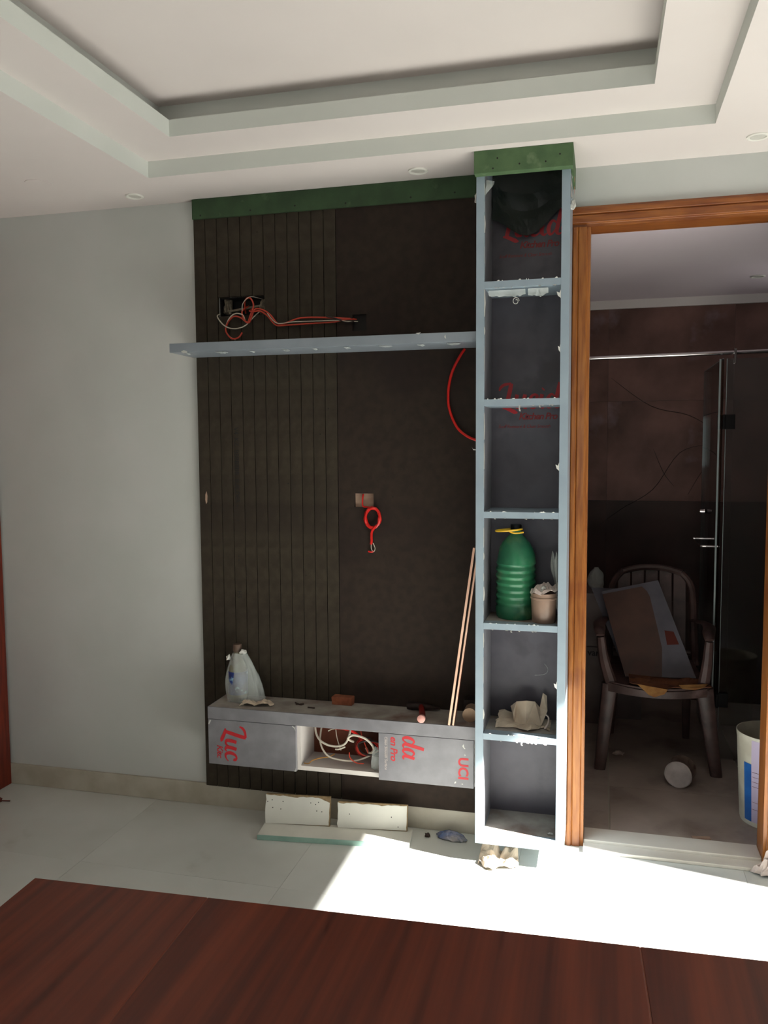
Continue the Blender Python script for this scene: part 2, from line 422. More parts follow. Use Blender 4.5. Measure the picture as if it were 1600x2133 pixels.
# ================================================================== THE ROOM
# openings through the wall with the unit
H1 = (-1.5360, -1.3320, 2.085, 2.163); H2 = (-.960, -.903, 2.004, 2.068); H3 = (-.958, -.879, 1.307, 1.362)
DOOR = (-.118, .675, -.05, 2.418)
w = MB(); plate(w, XL, XR, 0, 2.9, 0, .11, [H1, H2, (DOOR[0], DOOR[1], 0, DOOR[3])]); wall_back = struct('wall_back', w, m_wall)
w = MB(); yplate(w, YN, 0, 0, 2.9, XL-.12, XL, [(-.92, -.10, 0, 2.42)]); wall_left = struct('wall_left', w, m_wall)
w = MB(); yplate(w, YN, 0, 0, 2.9, XR, XR+.12, [(WIN_Y0, WIN_Y1, 0, WIN_Z)]); struct('wall_right', w, m_wall)
w = MB(); plate(w, XL-.12, XR+.12, 0, 2.9, YN-.12, YN, [FILL_WIN]); struct('wall_front', w, m_wall)

# floor: slab with joints, large polished tiles laid on it
f = MB(); f.box(XL-.12, XR+.12, YN-.12, .11, -.12, -.004); floor = struct('floor', f, m_grout)
random.seed(3)
TS = .8
tile_mesh = None
x = XL+.0; nx = 6; ny = 8
for i in range(nx):
    for j in range(ny):
        x0 = XL+i*TS-.02; y1 = .02-j*TS+.2
        xa, xb = max(x0+.0004, XL), min(x0+TS-.0004, XR); ya, yb = max(y1-TS+.0004, YN), min(y1-.0004, 0)
        if xb-xa < .02 or yb-ya < .02: continue
        t = MB(); t.box(xa, xb, ya, yb, -.004, random.uniform(-.0003, .0)); t.build('tile', m_tile, floor)

# dropped ceiling in steps, each level its own slab with a rectangular opening
def ring(name, z0, z1, op, mm, out=(XL-.12, XR+.12, YN-.12, .11)):
    t = MB(); ox0, ox1, oy0, oy1 = op
    X = [out[0], ox0, ox1, out[1]]; Y = [out[2], oy0, oy1, out[3]]
    vc = {}
    def v(a, b, z):
        if (a, b, z) not in vc: vc[a, b, z] = t.bm.verts.new((X[a], Y[b], z))
        return vc[a, b, z]
    def add(vs_, mi):
        fc = t.bm.faces.new(vs_); fc.material_index = mi
    for a in range(3):
        for b in range(3):
            if a == 1 and b == 1: continue
            add((v(a, b, z0), v(a, b+1, z0), v(a+1, b+1, z0), v(a+1, b, z0)), 0)
            add((v(a, b, z1), v(a+1, b, z1), v(a+1, b+1, z1), v(a, b+1, z1)), 0)
    for (a, b), (c, d) in (((1, 1), (2, 1)), ((2, 1), (2, 2)), ((2, 2), (1, 2)), ((1, 2), (1, 1))):
        add((v(a, b, z0), v(a, b, z1), v(c, d, z1), v(c, d, z0)), 1)
    for (a, b), (c, d) in (((0, 0), (3, 0)), ((3, 0), (3, 3)), ((3, 3), (0, 3)), ((0, 3), (0, 0))):
        add((v(a, b, z0), v(c, d, z0), v(c, d, z1), v(a, b, z1)), 1)
    o = t.build(name, mm, keep_origin=None); o['kind'] = 'structure'; return o
ceiling = ring('ceiling', 2.56, 2.62, (-1.664, .333, -4.7, -.322), [m_ceil, m_drop])
ring('trim_1', 2.62, 2.677, (-1.462, .137, -4.5, -.528), [m_ceil, m_drop])
ring('trim_2', 2.677, 2.755, (-1.54, .215, -4.57, -.455), [m_ceil, m_drop])
t = MB(); t.box(XL-.12, XR+.12, YN-.12, .11, 2.755, 2.88); struct('trim_3', t, m_ceil)

# skirting
t = MB(); t.box(XL, -.118, -.012, 0, 0, .096, bev=.002); struct('baseboard_back', t, m_skirt)
t = MB(); t.box(XL, XL+.012, YN, -.99, 0, .096, bev=.002); struct('baseboard_left', t, m_skirt)

# door frame into the bathroom
d = thing('door_1', (.28, .05, 0), kind='structure')
def jamb(x0, x1, flip):
    """moulded jamb: outline in plan, extruded up"""
    w_ = x1-x0
    o = [(0, 0), (0, -.013), (.10*w_, -.018), (.30*w_, -.018), (.34*w_, -.013), (.40*w_, -.017), (.78*w_, -.017), (.84*w_, -.010), (w_, -.008), (w_, .03), (w_, .11), (0, .11)]
    pts = [((x0+a) if not flip else (x1-a), b) for a, b in o]
    n = len(pts); b_ = MB()
    b_.poly([(a, c, .0) for a, c in pts]+[(a, c, 2.345) for a, c in pts], [tuple(range(n)), tuple(range(n, 2*n))]+[(i, (i+1) % n, n+(i+1) % n, n+i) for i in range(n)])
    return b_
jamb(-.118, -.050, False).build('jamb', m_teak, d, bevel=.001)
jamb(.592, .672, True).build('jamb', m_teak, d, bevel=.001)
t = MB()
o = [(0, 0), (-.013, .0), (-.018, -.008), (-.018, -.026), (-.013, -.029), (-.017, -.033), (-.017, -.058), (-.009, -.063), (-.008, -.073), (.11, -.073), (.11, 0)]
n = len(o)
t.poly([(-.118, a, 2.418+b) for a, b in o]+[(.672, a, 2.418+b) for a, b in o], [tuple(range(n)), tuple(range(n, 2*n))]+[(i, (i+1) % n, n+(i+1) % n, n+i) for i in range(n)])
t.build('head', m_teakh, d, bevel=.001)
t = MB(); t.box(-.05, .592, -.062, .0, 0, .013, bev=.002); t.box(-.05, .592, .0, .11, 0, .024, bev=.003)
t.build('threshold', m_sill, d)

# door frame on the left wall
d2 = thing('door_2', (XL, -.5, 0), kind='structure')
t = MB(); t.box(XL, XL+.028, -.10, -.012, 0, 2.42, bev=.003); t.build('jamb', m_redwood, d2)
t = MB(); t.box(XL, XL+.028, -1.0, -.92, 0, 2.42, bev=.003); t.build('jamb', m_redwood, d2)
t = MB(); t.box(XL, XL+.028, -1.0, -.012, 2.42, 2.5, bev=.003); t.build('head', m_redwood, d2)
t = MB(); t.box(XL-.06, XL-.02, -.918, -.102, .005, 2.417); t.build('door_leaf', m_redwood, d2)

# balcony door opening, and the window added for fill light (outside the frame)
wn = thing('window_1', (XR+.06, (WIN_Y0+WIN_Y1)/2, 0), kind='structure')
for a, b, c, e in ((WIN_Y0, WIN_Y0+.05, 0, WIN_Z), (WIN_Y1-.03, WIN_Y1, 0, WIN_Z), (WIN_Y0+.05, WIN_Y1-.03, WIN_Z-.03, WIN_Z)):
    t = MB(); t.box(XR+.03, XR+.09, a, b, c, e); t.build('window_frame', m_alu, wn)
wn = thing('added_fill_window', ((FILL_WIN[0]+FILL_WIN[1])/2, YN-.06, FILL_WIN[2]), kind='structure')
for a, b, c, e in ((FILL_WIN[0], FILL_WIN[0]+.04, FILL_WIN[2], FILL_WIN[3]), (FILL_WIN[1]-.04, FILL_WIN[1], FILL_WIN[2], FILL_WIN[3]), (FILL_WIN[0]+.04, FILL_WIN[1]-.04, FILL_WIN[3]-.04, FILL_WIN[3]), (FILL_WIN[0]+.04, FILL_WIN[1]-.04, FILL_WIN[2], FILL_WIN[2]+.04), (-.57, -.53, FILL_WIN[2]+.04, FILL_WIN[3]-.04)):
    t = MB(); t.box(a, b, YN-.09, YN-.03, c, e); t.build('window_frame', m_alu, wn)

# ------------------------------------------------------------------ bathroom beyond the door
BX0, BX1, BY = -.55, 1.15, 2.06
t = MB(); t.box(BX0-.1, BX1+.1, .11, BY+.1, -.12, -.004); bf = struct('trim_4', t, m_grout)
for i in range(3):
    for j in range(4):
        xa = max(BX0, -.55+i*.6+.004-.28*0); xb = min(BX1, -.55+(i+1)*.6-.004)
        ya = .11+j*.5+.001; yb = min(BY, .11+(j+1)*.5-.001)
        if xb-xa > .05: 
            t = MB(); t.box(xa+.0, xb, ya, yb, -.004, random.uniform(-.0005, .0003)); t.build('tile', m_bfloor, bf)
t = MB(); t.box(BX0, BX1, BY+.012, BY+.1, 0, 2.5); wb = struct('wall_bathroom_back', t, m_vein)
zr = [0, .60, 1.21, 1.81, 2.36]
for i in range(3):
    for k in range(4):
        xa, xb = [-.55, .03, .74, 1.15][i]+.0004, [-.55, .03, .74, 1.15][i+1]-.0004
        t = MB(); t.box(xa, xb, BY, BY+.012, zr[k]+.0004, zr[k+1]-.0004, bev=.0004)
        t.build('tile', m_marbled if k < 2 else m_marble, wb)
for pts in ([(-.02, 1.05), (.12, 1.16), (.3, 1.28), (.45, 1.5), (.62, 1.55)], [(.05, 1.95), (.28, 1.78), (.5, 1.72), (.66, 1.62)], [(.5, 1.25), (.6, 1.42), (.72, 1.5)], [(.3, 1.52), (.36, 1.38), (.42, 1.30)]):
    t = MB(); t.tube([(a, BY-.0002, b) for a, b in pts], [.0008]+[.0018]*(len(pts)-2)+[.0006], n=4, smooth=5); t.build('vein', m_vein, wb)
t = MB(); t.box(BX0, BX1, BY-.02, BY+.012, 2.36, 2.41); struct('trim_5', t, m_ceil)
t = MB(); t.box(BX0-.1, BX0, .11, BY+.1, 0, 2.5); struct('wall_bathroom_left', t, m_marbled)
t = MB(); yplate(t, .11, BY+.1, 0, 2.5, BX1, BX1+.1, [(1.15, 1.75, 1.92, 2.28)]); struct('wall_bathroom_right', t, m_marbled)
wn = thing('window_3', (BX1+.05, 1.45, 1.92), kind='structure')
for a, b, c, e in ((1.15, 1.18, 1.92, 2.28), (1.72, 1.75, 1.92, 2.28), (1.18, 1.72, 2.25, 2.28), (1.18, 1.72, 1.92, 1.95)):
    t = MB(); t.box(BX1+.03, BX1+.07, a, b, c, e); t.build('window_frame', m_alu, wn)
portal(BX1+.11, 1.45, 2.10, .36, .6, (0, pi/2, 0))
t = MB(); t.box(BX0-.1, BX1+.1, .11, BY+.1, 2.41, 2.5); struct('ceiling_bathroom', t, m_bceil)

# ------------------------------------------------------------------ downlights
def downlight(x, y, z, label, r=.036):
    t = thing('downlight', (x, y, z), label, 'light', 'recessed ceiling downlights')
    a = MB(); a.lathe([(r, 0), (r*1.0, -.004), (r*.9, -.006), (r*.72, -.004), (r*.70, 0)], x, y, z, n=28); a.build('rim', m_light, t, smooth=True)
    b = MB(); b.lathe([(0.0001, -.002), (r*.4, -.0026), (r*.69, -.001), (r*.69, 0)], x, y, z, n=24); b.build('lens', m_lens, t, smooth=True)
downlight(-1.835, -.136, 2.56, 'round white downlight in the ceiling left of the green-topped panel')
downlight(-.669, -.133, 2.56, 'round white downlight in the ceiling between dark panel and column top')
downlight(.484, -.169, 2.56, 'round white downlight in the ceiling above the wooden door frame')
downlight(.764, 1.50, 2.41, 'round downlight in the dim ceiling beyond the doorway')
tb = MB(); tb.lathe([(.05, 0), (.05, -.0025), (.0001, -.003)], -2.1, -.378, 2.56, n=24); tag(tb.build('ceiling_patch', m_ceil), 'faint round filler patch on the ceiling at far left', 'patch')

# ================================================================== DARK WALL PANEL
PX0, PX1 = -1.638, -.442
pan = thing('wall_panel', (-1.04, -.009, .095), 'tall dark grooved wall panel with a green top board and cut-outs', 'panel')
NP = 12; pw = (-1.026-PX0)/NP; gap = .003
Yf, Yb = -.018, -.0005
for k in range(NP):
    a, b = PX0+k*pw+(gap/2 if k else 0), PX0+(k+1)*pw-gap/2
    hs = [H1] if (a < H1[1]-.006 and b > H1[0]+.006) else []
    if hs:
        for z0, z1 in ((.092, H1[2]), (H1[3], 2.49)):
            t = MB(); t.box(a, b, Yf, Yb, z0, z1); t.build('plank', m_mdf, pan)
    else:
        t = MB(); t.box(a, b, Yf, Yb, .092, 2.49); t.build('plank', m_mdf, pan)
t = MB(); plate(t, -1.026+gap/2, PX1, .092, 2.49, Yf, Yb, [H2, H3]); t.build('board', m_board, pan)
t = MB(); t.box(PX0, PX1, -.0025, -.0002, .094, 2.084); t.build('groove_back', m_hole, pan)
t = MB(); t.box(PX0, PX1, -.030, -.001, 2.480, 2.5595, bev=.0015); gb = t.build('top_board', m_green_shaded, pan); gb['label'] = 'green top board with shade in its colour'
t = MB()
for x_ in (-1.60, -1.38, -1.19, -.98, -.72, -.55): t.lathe([(.0035, 0), (.0001, .0006)], x_, -.0301, 2.497+.004*sin(x_*9), n=10, M=Matrix.Rotation(pi/2, 4, 'X'))
t.build('screw_hole', m_hole, gb)
# nail holes and scuffs on the planks
random.seed(11); t = MB()
for _ in range(16):
    x_, z_ = random.uniform(-1.62, -1.04), random.choice([random.uniform(.6, 1.9), random.uniform(1.97, 2.45)])
    k = (x_-PX0) % pw
    if k < .008 or k > pw-.008: continue
    if H1[0]-.01 < x_ < H1[1]+.01 and H1[2]-.01 < z_ < H1[3]+.01: continue
    t.lathe([(random.uniform(.002, .0035), 0), (.0001, .0005)], x_, Yf-.0001, z_, n=8, M=Matrix.Rotation(pi/2, 4, 'X'))
for x_, z_ in ((-.79, 1.69), (-1.1, 1.6), (-1.13, 1.55), (-.8, 1.35), (-.6, 1.62)):
    t.lathe([(.003, 0), (.0001, .0005)], x_, Yf-.0001, z_, n=8, M=Matrix.Rotation(pi/2, 4, 'X'))
t.build('nail_hole', m_hole, pan)
t = MB()
t.poly([(-1.612, Yf-.0004, 1.352), (-1.606, Yf-.0004, 1.366), (-1.602, Yf-.0004, 1.345), (-1.604, Yf-.0004, 1.32), (-1.609, Yf-.0004, 1.312), (-1.613, Yf-.0004, 1.33)], [(0, 1, 2, 3, 4, 5)])
t.build('plaster_smear', m_plaster, pan)
# stamped lettering running down one plank
t = MB(); down = ((0, 0, -1), (1, 0, 0))
plain(t.bm, 'V4  KZ  BBBBBBB  BUILDER •', textM(-1.475, Yf-.0006, 1.632, .027, *down), bold=.02, spacing=.98)
for k in range(3): plain(t.bm, ['•', '• •', 'H5'][k], textM(-1.475, Yf-.0006, [1.25, 1.10, .95][k], .027, *down), bold=.01)
t.build('stamp_print', m_black, pan, recalc=False)
# socket boxes behind the cut-outs
def recess(h, depth=.075):
    a = MB(); e = .004
    a.box(h[0], h[1], depth-e, depth, h[2], h[3]); a.box(h[0], h[0]+e, .0, depth-e, h[2], h[3]); a.box(h[1]-e, h[1], .0, depth-e, h[2], h[3])
    a.box(h[0]+e, h[1]-e, .0, depth-e, h[2], h[2]+e); a.box(h[0]+e, h[1]-e, .0, depth-e, h[3]-e, h[3]); return a
sb = recess(H1).build('socket_box', m_hole); tag(sb, 'wide dark recessed box in the upper left cut-out of the panel', 'socket box')
rb = MB(); crumple(rb, -1.515, .035, 2.098, .035, .05, .07, 3); rb.box(-1.53, -1.36, .02, .045, 2.115, 2.123, M=Matrix.Translation((-1.44, 0, 2.12)) @ Matrix.Rotation(-.12, 4, 'Y') @ Matrix.Translation((1.44, 0, -2.12)))
crumple(rb, -1.35, .02, 2.090, .026, .05, .06, 9); rb.build('rubble', m_debris, sb)
sb2 = recess(H2).build('socket_box', m_hole); tag(sb2, 'small dark recessed box in the panel cut-out at the right end of the cables', 'socket box')
rb = MB(); crumple(rb, -.93, .03, 2.008, .04, .04, .014, 5); rb.box(-.913, -.908, .0, .02, 2.012, 2.05); rb.build('rubble', m_debris, sb2)
t = MB(); t.box(H3[0], H3[1], -.0035, -.0006, H3[2], H3[3]); tag(t.build('wall_patch', m_plaster), 'pale plaster patch showing through the middle cut-out of the panel', 'patch')

# cables at the top
cb = thing('cable_bundle', (-1.3, -.03, 2.0), 'red and white cables looping out of the upper left cut-out to the small box', 'cable')
def wire(pts, r, m_, parent, name='wire', n=7, closed=False): 
    a = MB(); a.tube(pts, r, n=n, smooth=7, closed=closed); return a.build(name, m_, parent, smooth=True)
Y = -.028
wire([(-1.535, .02, 2.105), (-1.535, Y, 2.085), (-1.50, Y-.01, 2.045), (-1.455, Y-.014, 2.030), (-1.41, Y-.01, 2.04), (-1.375, Y, 2.075), (-1.36, .02, 2.11)], .0024, m_wwire, cb)
wire([(-1.42, .03, 2.13), (-1.425, Y, 2.10), (-1.41, Y-.01, 2.062), (-1.39, Y-.012, 2.052), (-1.38, Y-.008, 2.075), (-1.365, Y-.006, 2.105), (-1.33, Y-.006, 2.10), (-1.30, Y-.006, 2.08), (-1.27, Y-.004, 2.045), (-1.24, Y-.004, 2.043), (-1.17, Y-.004, 2.062), (-1.05, Y-.004, 2.058), (-.985, Y-.002, 2.052), (-.945, .02, 2.056)], .0034, m_owire, cb)
wire([(-1.43, .02, 2.10), (-1.41, Y-.004, 2.14), (-1.385, Y-.01, 2.15), (-1.37, Y-.01, 2.12), (-1.385, Y-.01, 2.08), (-1.40, Y-.006, 2.055), (-1.43, Y-.01, 2.075), (-1.46, Y-.012, 2.078), (-1.49, Y-.006, 2.05), (-1.495, Y-.004, 2.02), (-1.47, Y-.006, 1.992), (-1.44, Y-.006, 1.995), (-1.425, Y-.002, 2.015)], .0034, m_owire, cb)
wire([(-1.40, .03, 2.12), (-1.39, Y-.004, 2.10), (-1.37, Y-.012, 2.095), (-1.34, Y-.012, 2.095), (-1.31, Y-.01, 2.075), (-1.275, Y-.008, 2.038), (-1.22, Y-.008, 2.036), (-1.12, Y-.008, 2.038), (-1.03, Y-.006, 2.040), (-.98, Y-.006, 2.048), (-.94, .01, 2.052)], .003, m_owire, cb)
wire([(-1.31, Y-.012, 2.085), (-1.27, Y-.012, 2.045), (-1.2, Y-.012, 2.047), (-1.1, Y-.012, 2.046), (-1.02, Y-.01, 2.045), (-.97, Y-.006, 2.040), (-.935, .01, 2.044)], .0018, m_wwire, cb)
wire([(-1.36, .02, 2.155), (-1.385, Y-.008, 2.155), (-1.415, Y-.012, 2.13), (-1.42, Y-.01, 2.10)], .0016, m_wwire, cb)
wire([(-1.41, Y-.006, 2.06), (-1.42, Y-.008, 2.085), (-1.45, Y-.012, 2.09), (-1.48, Y-.008, 2.07), (-1.497, Y-.004, 2.03), (-1.48, Y-.004, 2.0), (-1.455, Y-.004, 1.987)], .0028, m_wwire, cb)
wire([(-1.06, Y-.012, 2.062), (-1.02, Y-.012, 2.052), (-.98, Y-.008, 2.036), (-.95, Y, 2.04)], .0028, m_kwire, cb)

# red coil at the middle cut-out
co = thing('cable_coil', (-.88, -.03, 1.13), 'bright red cable coil hanging from the middle cut-out of the panel', 'cable')
wire([(-.925, .002-.008, 1.358), (-.925, -.016, 1.34), (-.922, -.022, 1.312), (-.90, -.026, 1.308), (-.885, -.028, 1.306)], .0034, m_rwire, co)
pts = []
for k in range(34):
    a = pi/2+k*2*pi/11; rx, rz = .030+.003*sin(k*1.9), .040+.003*cos(k*1.3)
    pts.append((-.879+rx*cos(a), -.030-.0018*(k % 4)-.003*sin(k*.7), 1.266+rz*sin(a)))
wire(pts, .0050, m_rwire, co)
wire([(-.862, -.034, 1.236), (-.876, -.036, 1.222), (-.884, -.034, 1.205), (-.885, -.030, 1.175), (-.888, -.028, 1.16)], .0052, m_rwire, co)
wire([(-.887, -.028, 1.165), (-.888, -.026, 1.145), (-.882, -.028, 1.132), (-.875, -.028, 1.132), (-.872, -.027, 1.145), (-.880, -.028, 1.165)], .0014, m_wwire, co)
wire([(-.900, -.028, 1.131), (-.886, -.027, 1.128), (-.877, -.027, 1.133)], .0032, m_rwire, co)
# red cable curving behind the column
wire([(-.512, -.024, 1.918), (-.53, -.030, 1.89), (-.56, -.032, 1.83), (-.574, -.032, 1.76), (-.57, -.032, 1.69), (-.54, -.03, 1.62), (-.50, -.028, 1.585), (-.46, -.024, 1.568)], .0052, m_rwire, None, 'red_cable')
tag(bpy.data.objects['red_cable'], 'red cable bowing out from under the shelf and behind the column', 'cable')

# ================================================================== FLOATING SHELF
t = MB(); t.box(-1.650, -.4385, -.222, -.0185, 1.9215, 1.9565, bev=.0012)
sh = t.build('floating_shelf', m_shelf); tag(sh, 'long thin blue-grey floating shelf across the dark panel', 'shelf')
t = MB()
random.seed(4)
for k in range(9):
    x_ = -1.58+k*.13+random.uniform(-.02, .02); l = random.uniform(.01, .05); y_ = -.215
    sheet(t, lambda u, v: (x_+l*u, y_+.03*v, 1.9212-.003-.005*sin(u*3)*v*random.uniform(.7, 1.2)), 3, 2, .0006)
fs = t.build('loose_film', m_film, sh)
t = MB(); t.poly([(-1.60, -.2225, 1.924), (-1.588, -.2227, 1.929), (-1.575, -.2227, 1.925), (-1.572, -.2225, 1.919), (-1.59, -.223, 1.917)], [(0, 1, 2, 3, 4)])
t.poly([(-.555, -.2225, 1.94), (-.551, -.2226, 1.949), (-.548, -.2226, 1.933)], [(0, 1, 2)])
t.poly([(-.66, -.2225, 1.958), (-.64, -.2226, 1.960), (-.65, -.2226, 1.953)], [(0, 1, 2)])
t.build('film_scrap', m_filmw, sh)

# ================================================================== COLUMN UNIT
CX0, CX1, CF, CB = -.4375, -.1155, -.240, -.0185
SX0, SX1 = -.4085, -.1445
CZ0, CZ1 = .078, 2.5590
col = thing('column_unit', ((CX0+CX1)/2, (CF+CB)/2, CZ0), 'tall narrow blue-grey open shelf column beside the wooden door frame', 'shelf unit')
t = MB(); t.box(CX0, SX0, CF, CB, CZ0, CZ1, bev=.0008); spl = t.build('side_panel', m_lam, col)
t = MB(); t.box(SX1, CX1, CF, CB, CZ0, CZ1, bev=.0008); spr = t.build('side_panel', m_lam, col)
t = MB(); t.box(SX0, SX1, CB-.011, CB, CZ0, CZ1); bp = t.build('back_panel', m_inner, col); bp['label'] = 'back panel with red film print, interior shade in its colour'
YBK = CB-.011
t = MB(); t.box(SX0, SX1, CF, YBK, CZ0, CZ0+.043); bt = t.build('bottom_board', m_lam, col)
SZ = [2.113, 1.702, 1.3015, .8965, .486]
shl = []
for z in SZ:
    t = MB(); t.box(SX0, SX1, CF, YBK, z-.0115, z+.0115, bev=.0006); shl.append(t.build('shelf', m_lam, col))
# dust on boards
t = MB(); t.box(SX0+.002, SX1-.002, CF+.018, YBK-.001, CZ0+.0431, CZ0+.0438); t.build('dust_layer', m_dust, bt)
for s_, z in zip(shl[3:], SZ[3:]):
    t = MB(); t.box(SX0+.002, SX1-.002, CF+.045, YBK-.001, z+.0116, z+.0121); t.build('dust_layer', m_dust, s_)
# inner faces of the sides: dusty film
t = MB(); t.box(SX0, SX0+.0008, CF+.012, YBK-.0005, CZ0+.05, 2.50); t.build('inner_film', m_lamin, spl)
# green fascia round the top
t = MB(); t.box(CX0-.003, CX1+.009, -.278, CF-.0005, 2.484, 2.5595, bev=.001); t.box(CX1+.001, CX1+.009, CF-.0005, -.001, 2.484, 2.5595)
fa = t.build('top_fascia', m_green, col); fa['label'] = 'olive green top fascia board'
t = MB()
for x_, z_ in ((-.375, 2.497), (-.285, 2.505), (-.197, 2.505), (-.15, 2.525), (-.36, 2.53)): t.lathe([(.003, 0), (.0001, .0005)], x_, -.2782, z_, n=10, M=Matrix.Rotation(pi/2, 4, 'X'))
t.build('screw_hole', m_hole, fa)
# red print on the back
def bprint(z, cap, word, sub, small, x0=-.377):
    a = MB(); brush(a.bm, word, textM(x0, YBK, z, cap), .0005); clip(a.bm, (SX1-.001, 0, 0), (1, 0, 0)); a.build('red_lettering', m_red, bp, recalc=False)
    a = MB(); plain(a.bm, sub, textM(x0+cap*.76, YBK-.0005, z-cap*.46, cap*.37), bold=.03, shear=.25, spacing=.86)
    plain(a.bm, small, textM(x0-.006, YBK-.0005, z-cap*.80, cap*.185), bold=.004, shear=.3, spacing=.9)
    clip(a.bm, (SX1-.001, 0, 0), (1, 0, 0)); a.build('small_lettering', m_dred, bp, recalc=False)
bprint(2.322, .093, 'Lucida', 'Kitchen Pro', 'Scuff Resistant & Clean Smooth')
bprint(1.690, .093, 'Lucida', 'Kitchen Pro', 'Scuff Resistant & Clean Smooth')
# torn protective film along edges
random.seed(21)
def scraps(z, n, up_, parent, long=None):
    a = MB()
    for k in range(n):
        x_ = random.uniform(SX0+.005, SX1-.02); l = random.uniform(.003, .013); h = random.uniform(.0012, .0045)*up_
        y_ = CF-.0006
        a.poly([(x_, y_, z), (x_+l, y_, z), (x_+l*.7, y_-.002, z+h), (x_+l*.25, y_-.001, z+h*.6), (x_, y_+.0012, z), (x_+l, y_+.0012, z), (x_+l*.7, y_-.0008, z+h), (x_+l*.25, y_+.0002, z+h*.6)],
               [(0, 1, 2, 3), (7, 6, 5, 4), (0, 3, 7, 4), (3, 2, 6, 7), (2, 1, 5, 6), (1, 0, 4, 5)])
    if long:
        for x_, h in long:
            a.poly([(x_, CF-.001, z), (x_+.006, CF-.001, z), (x_+.004, CF-.004, z-h*.5), (x_+.007, CF-.005, z-h), (x_+.001, CF-.005, z-h*.95), (x_-.001, CF-.003, z-h*.4)], [(0, 1, 2, 3, 4, 5)])
    return a.build('film_scrap', m_filmw, parent)
for i, z in enumerate(SZ):
    scraps(z+.0113, 9, 1, shl[i]); scraps(z-.0113, 7, -1, shl[i], long={1: [(-.285, .022), (-.215, .010)], 2: [(-.37, .004)], 3: [(-.31, .007)], 4: [(-.27, .010)]}.get(i))
a = MB(); random.seed(8)
zz = .55
while zz < 2.42:
    h = random.uniform(.02, .10); w_ = random.uniform(.001, .006)
    if not any(abs(zz+h/2-s) < h/2+.014 for s in SZ):
        a.poly([(SX0, CF-.0008, zz), (SX0+w_*.5, CF-.0008, zz+.002), (SX0+w_, CF-.002, zz+h*.5), (SX0+w_*.4, CF-.0008, zz+h), (SX0, CF-.0008, zz+h*.98)], [(0, 1, 2, 3, 4)])
    zz += h+random.uniform(0, .05)
for z_, w_ in ((2.055, .014), (1.46, .012), (.68, .011), (1.87, .008)):
    a.poly([(SX1, CF-.0008, z_), (SX1-w_*.7, CF-.003, z_+.008), (SX1-w_, CF-.005, z_+.022), (SX1-w_*.3, CF-.002, z_+.018), (SX1, CF-.0008, z_+.03)], [(0, 1, 2, 3, 4)])
a.build('film_scrap', m_filmw, spl)
a = MB()
sheet(a, lambda u, v: (SX0+.001+.030*(1-v)*u+.004*sin(6*v), CF+.01+.02*u*(1-v), 2.475-.06*v), 4, 6, .0006)
a.build('loose_film', m_film, spl)
a = MB()
sheet(a, lambda u, v: (SX0+.004+.258*u, YBK-.012-.028*abs(sin(3*u+1))*v-.01*noise.noise(Vector((u*5, v*4, 1))), 2.556-(.175+.078*sin(pi*u)**1.5-.03*u)*v), 14, 8, .0006)
a.build('loose_film', m_filmd, bp)
a = MB()
sheet(a, lambda u, v: (SX0+.01+.13*u, CF+.03+(.012+.03*abs(noise.noise(Vector((u*5, 2, 9)))))*v, 2.1005-.003-.016*v-.006*abs(noise.noise(Vector((u*9, v*3, 4))))*3*v), 14, 4, .0006)
sheet(a, lambda u, v: (SX0+.15+.07*u, CF+.02+.02*v, 2.1005-.004-.020*v*(1-u*.3)-.008*abs(noise.noise(Vector((u*9, v*3, 7))))*3*v), 10, 4, .0006)
a.build('loose_film', m_film, shl[0])
wire([(-.300+.012*cos(a_)*(1-a_/16), CF+.015+a_*.001, 2.055+.013*sin(a_)*(1-a_/16)) for a_ in [k*.6 for k in range(14)]]+[(-.30, CF+.03, 2.06)], .0011, m_filmw, shl[0], 'film_curl')
a = MB()
sheet(a, lambda u, v: (CX1+.0012+.004*abs(noise.noise(Vector((u*3, v*6, 2))))*2, CF+.008+.03*u, 2.47-.075*v), 4, 10, .0008)
lf = a.build('loose_film', m_filmw, spr)
a = MB()
for z0_, z1_ in ((2.462, 2.446), (2.43, 2.405)):
    a.poly([(CX1+.012, CF+.008, z0_), (CX1+.012, CF+.036, z0_+.004), (CX1+.012, CF+.034, z1_), (CX1+.012, CF+.010, z1_+.004)], [(0, 1, 2, 3)])
a.build('red_lettering', m_red, lf)
a = MB(); crumple(a, CX1+.008, CF+.012, 2.352, .018, .02, .034, 5, sub=2); a.build('film_scrap', m_filmw, spr)
a = MB(); crumple(a, CX0-.004, CF+.03, 2.405, .014, .02, .036, 6, sub=2); a.poly([(CX0, CF+.01, 1.536), (CX0-.012, CF+.012, 1.538), (CX0-.016, CF+.012, 1.545), (CX0-.011, CF+.012, 1.534), (CX0, CF+.012, 1.533)], [(0, 1, 2, 3, 4)])
a.build('film_scrap', m_filmw, spl)
wire([(-.20, -.05, .72), (-.188, -.06, .705), (-.192, -.07, .69), (-.21, -.075, .684), (-.235, -.07, .680)], .0008, m_film, bp, 'film_thread')
wire([(-.19, YBK-.002, .462), (-.2, YBK-.02, .455), (-.206, YBK-.022, .435), (-.20, YBK-.02, .405)], .0022, m_rwire, None, 'red_wire')
tag(bpy.data.objects['red_wire'], 'short pair of red wires hanging in the lowest compartment of the column', 'cable')
wire([(-.186, YBK-.002, .462), (-.194, YBK-.02, .455), (-.199, YBK-.022, .435), (-.196, YBK-.02, .402)], .0022, m_rwire, bpy.data.objects['red_wire'])

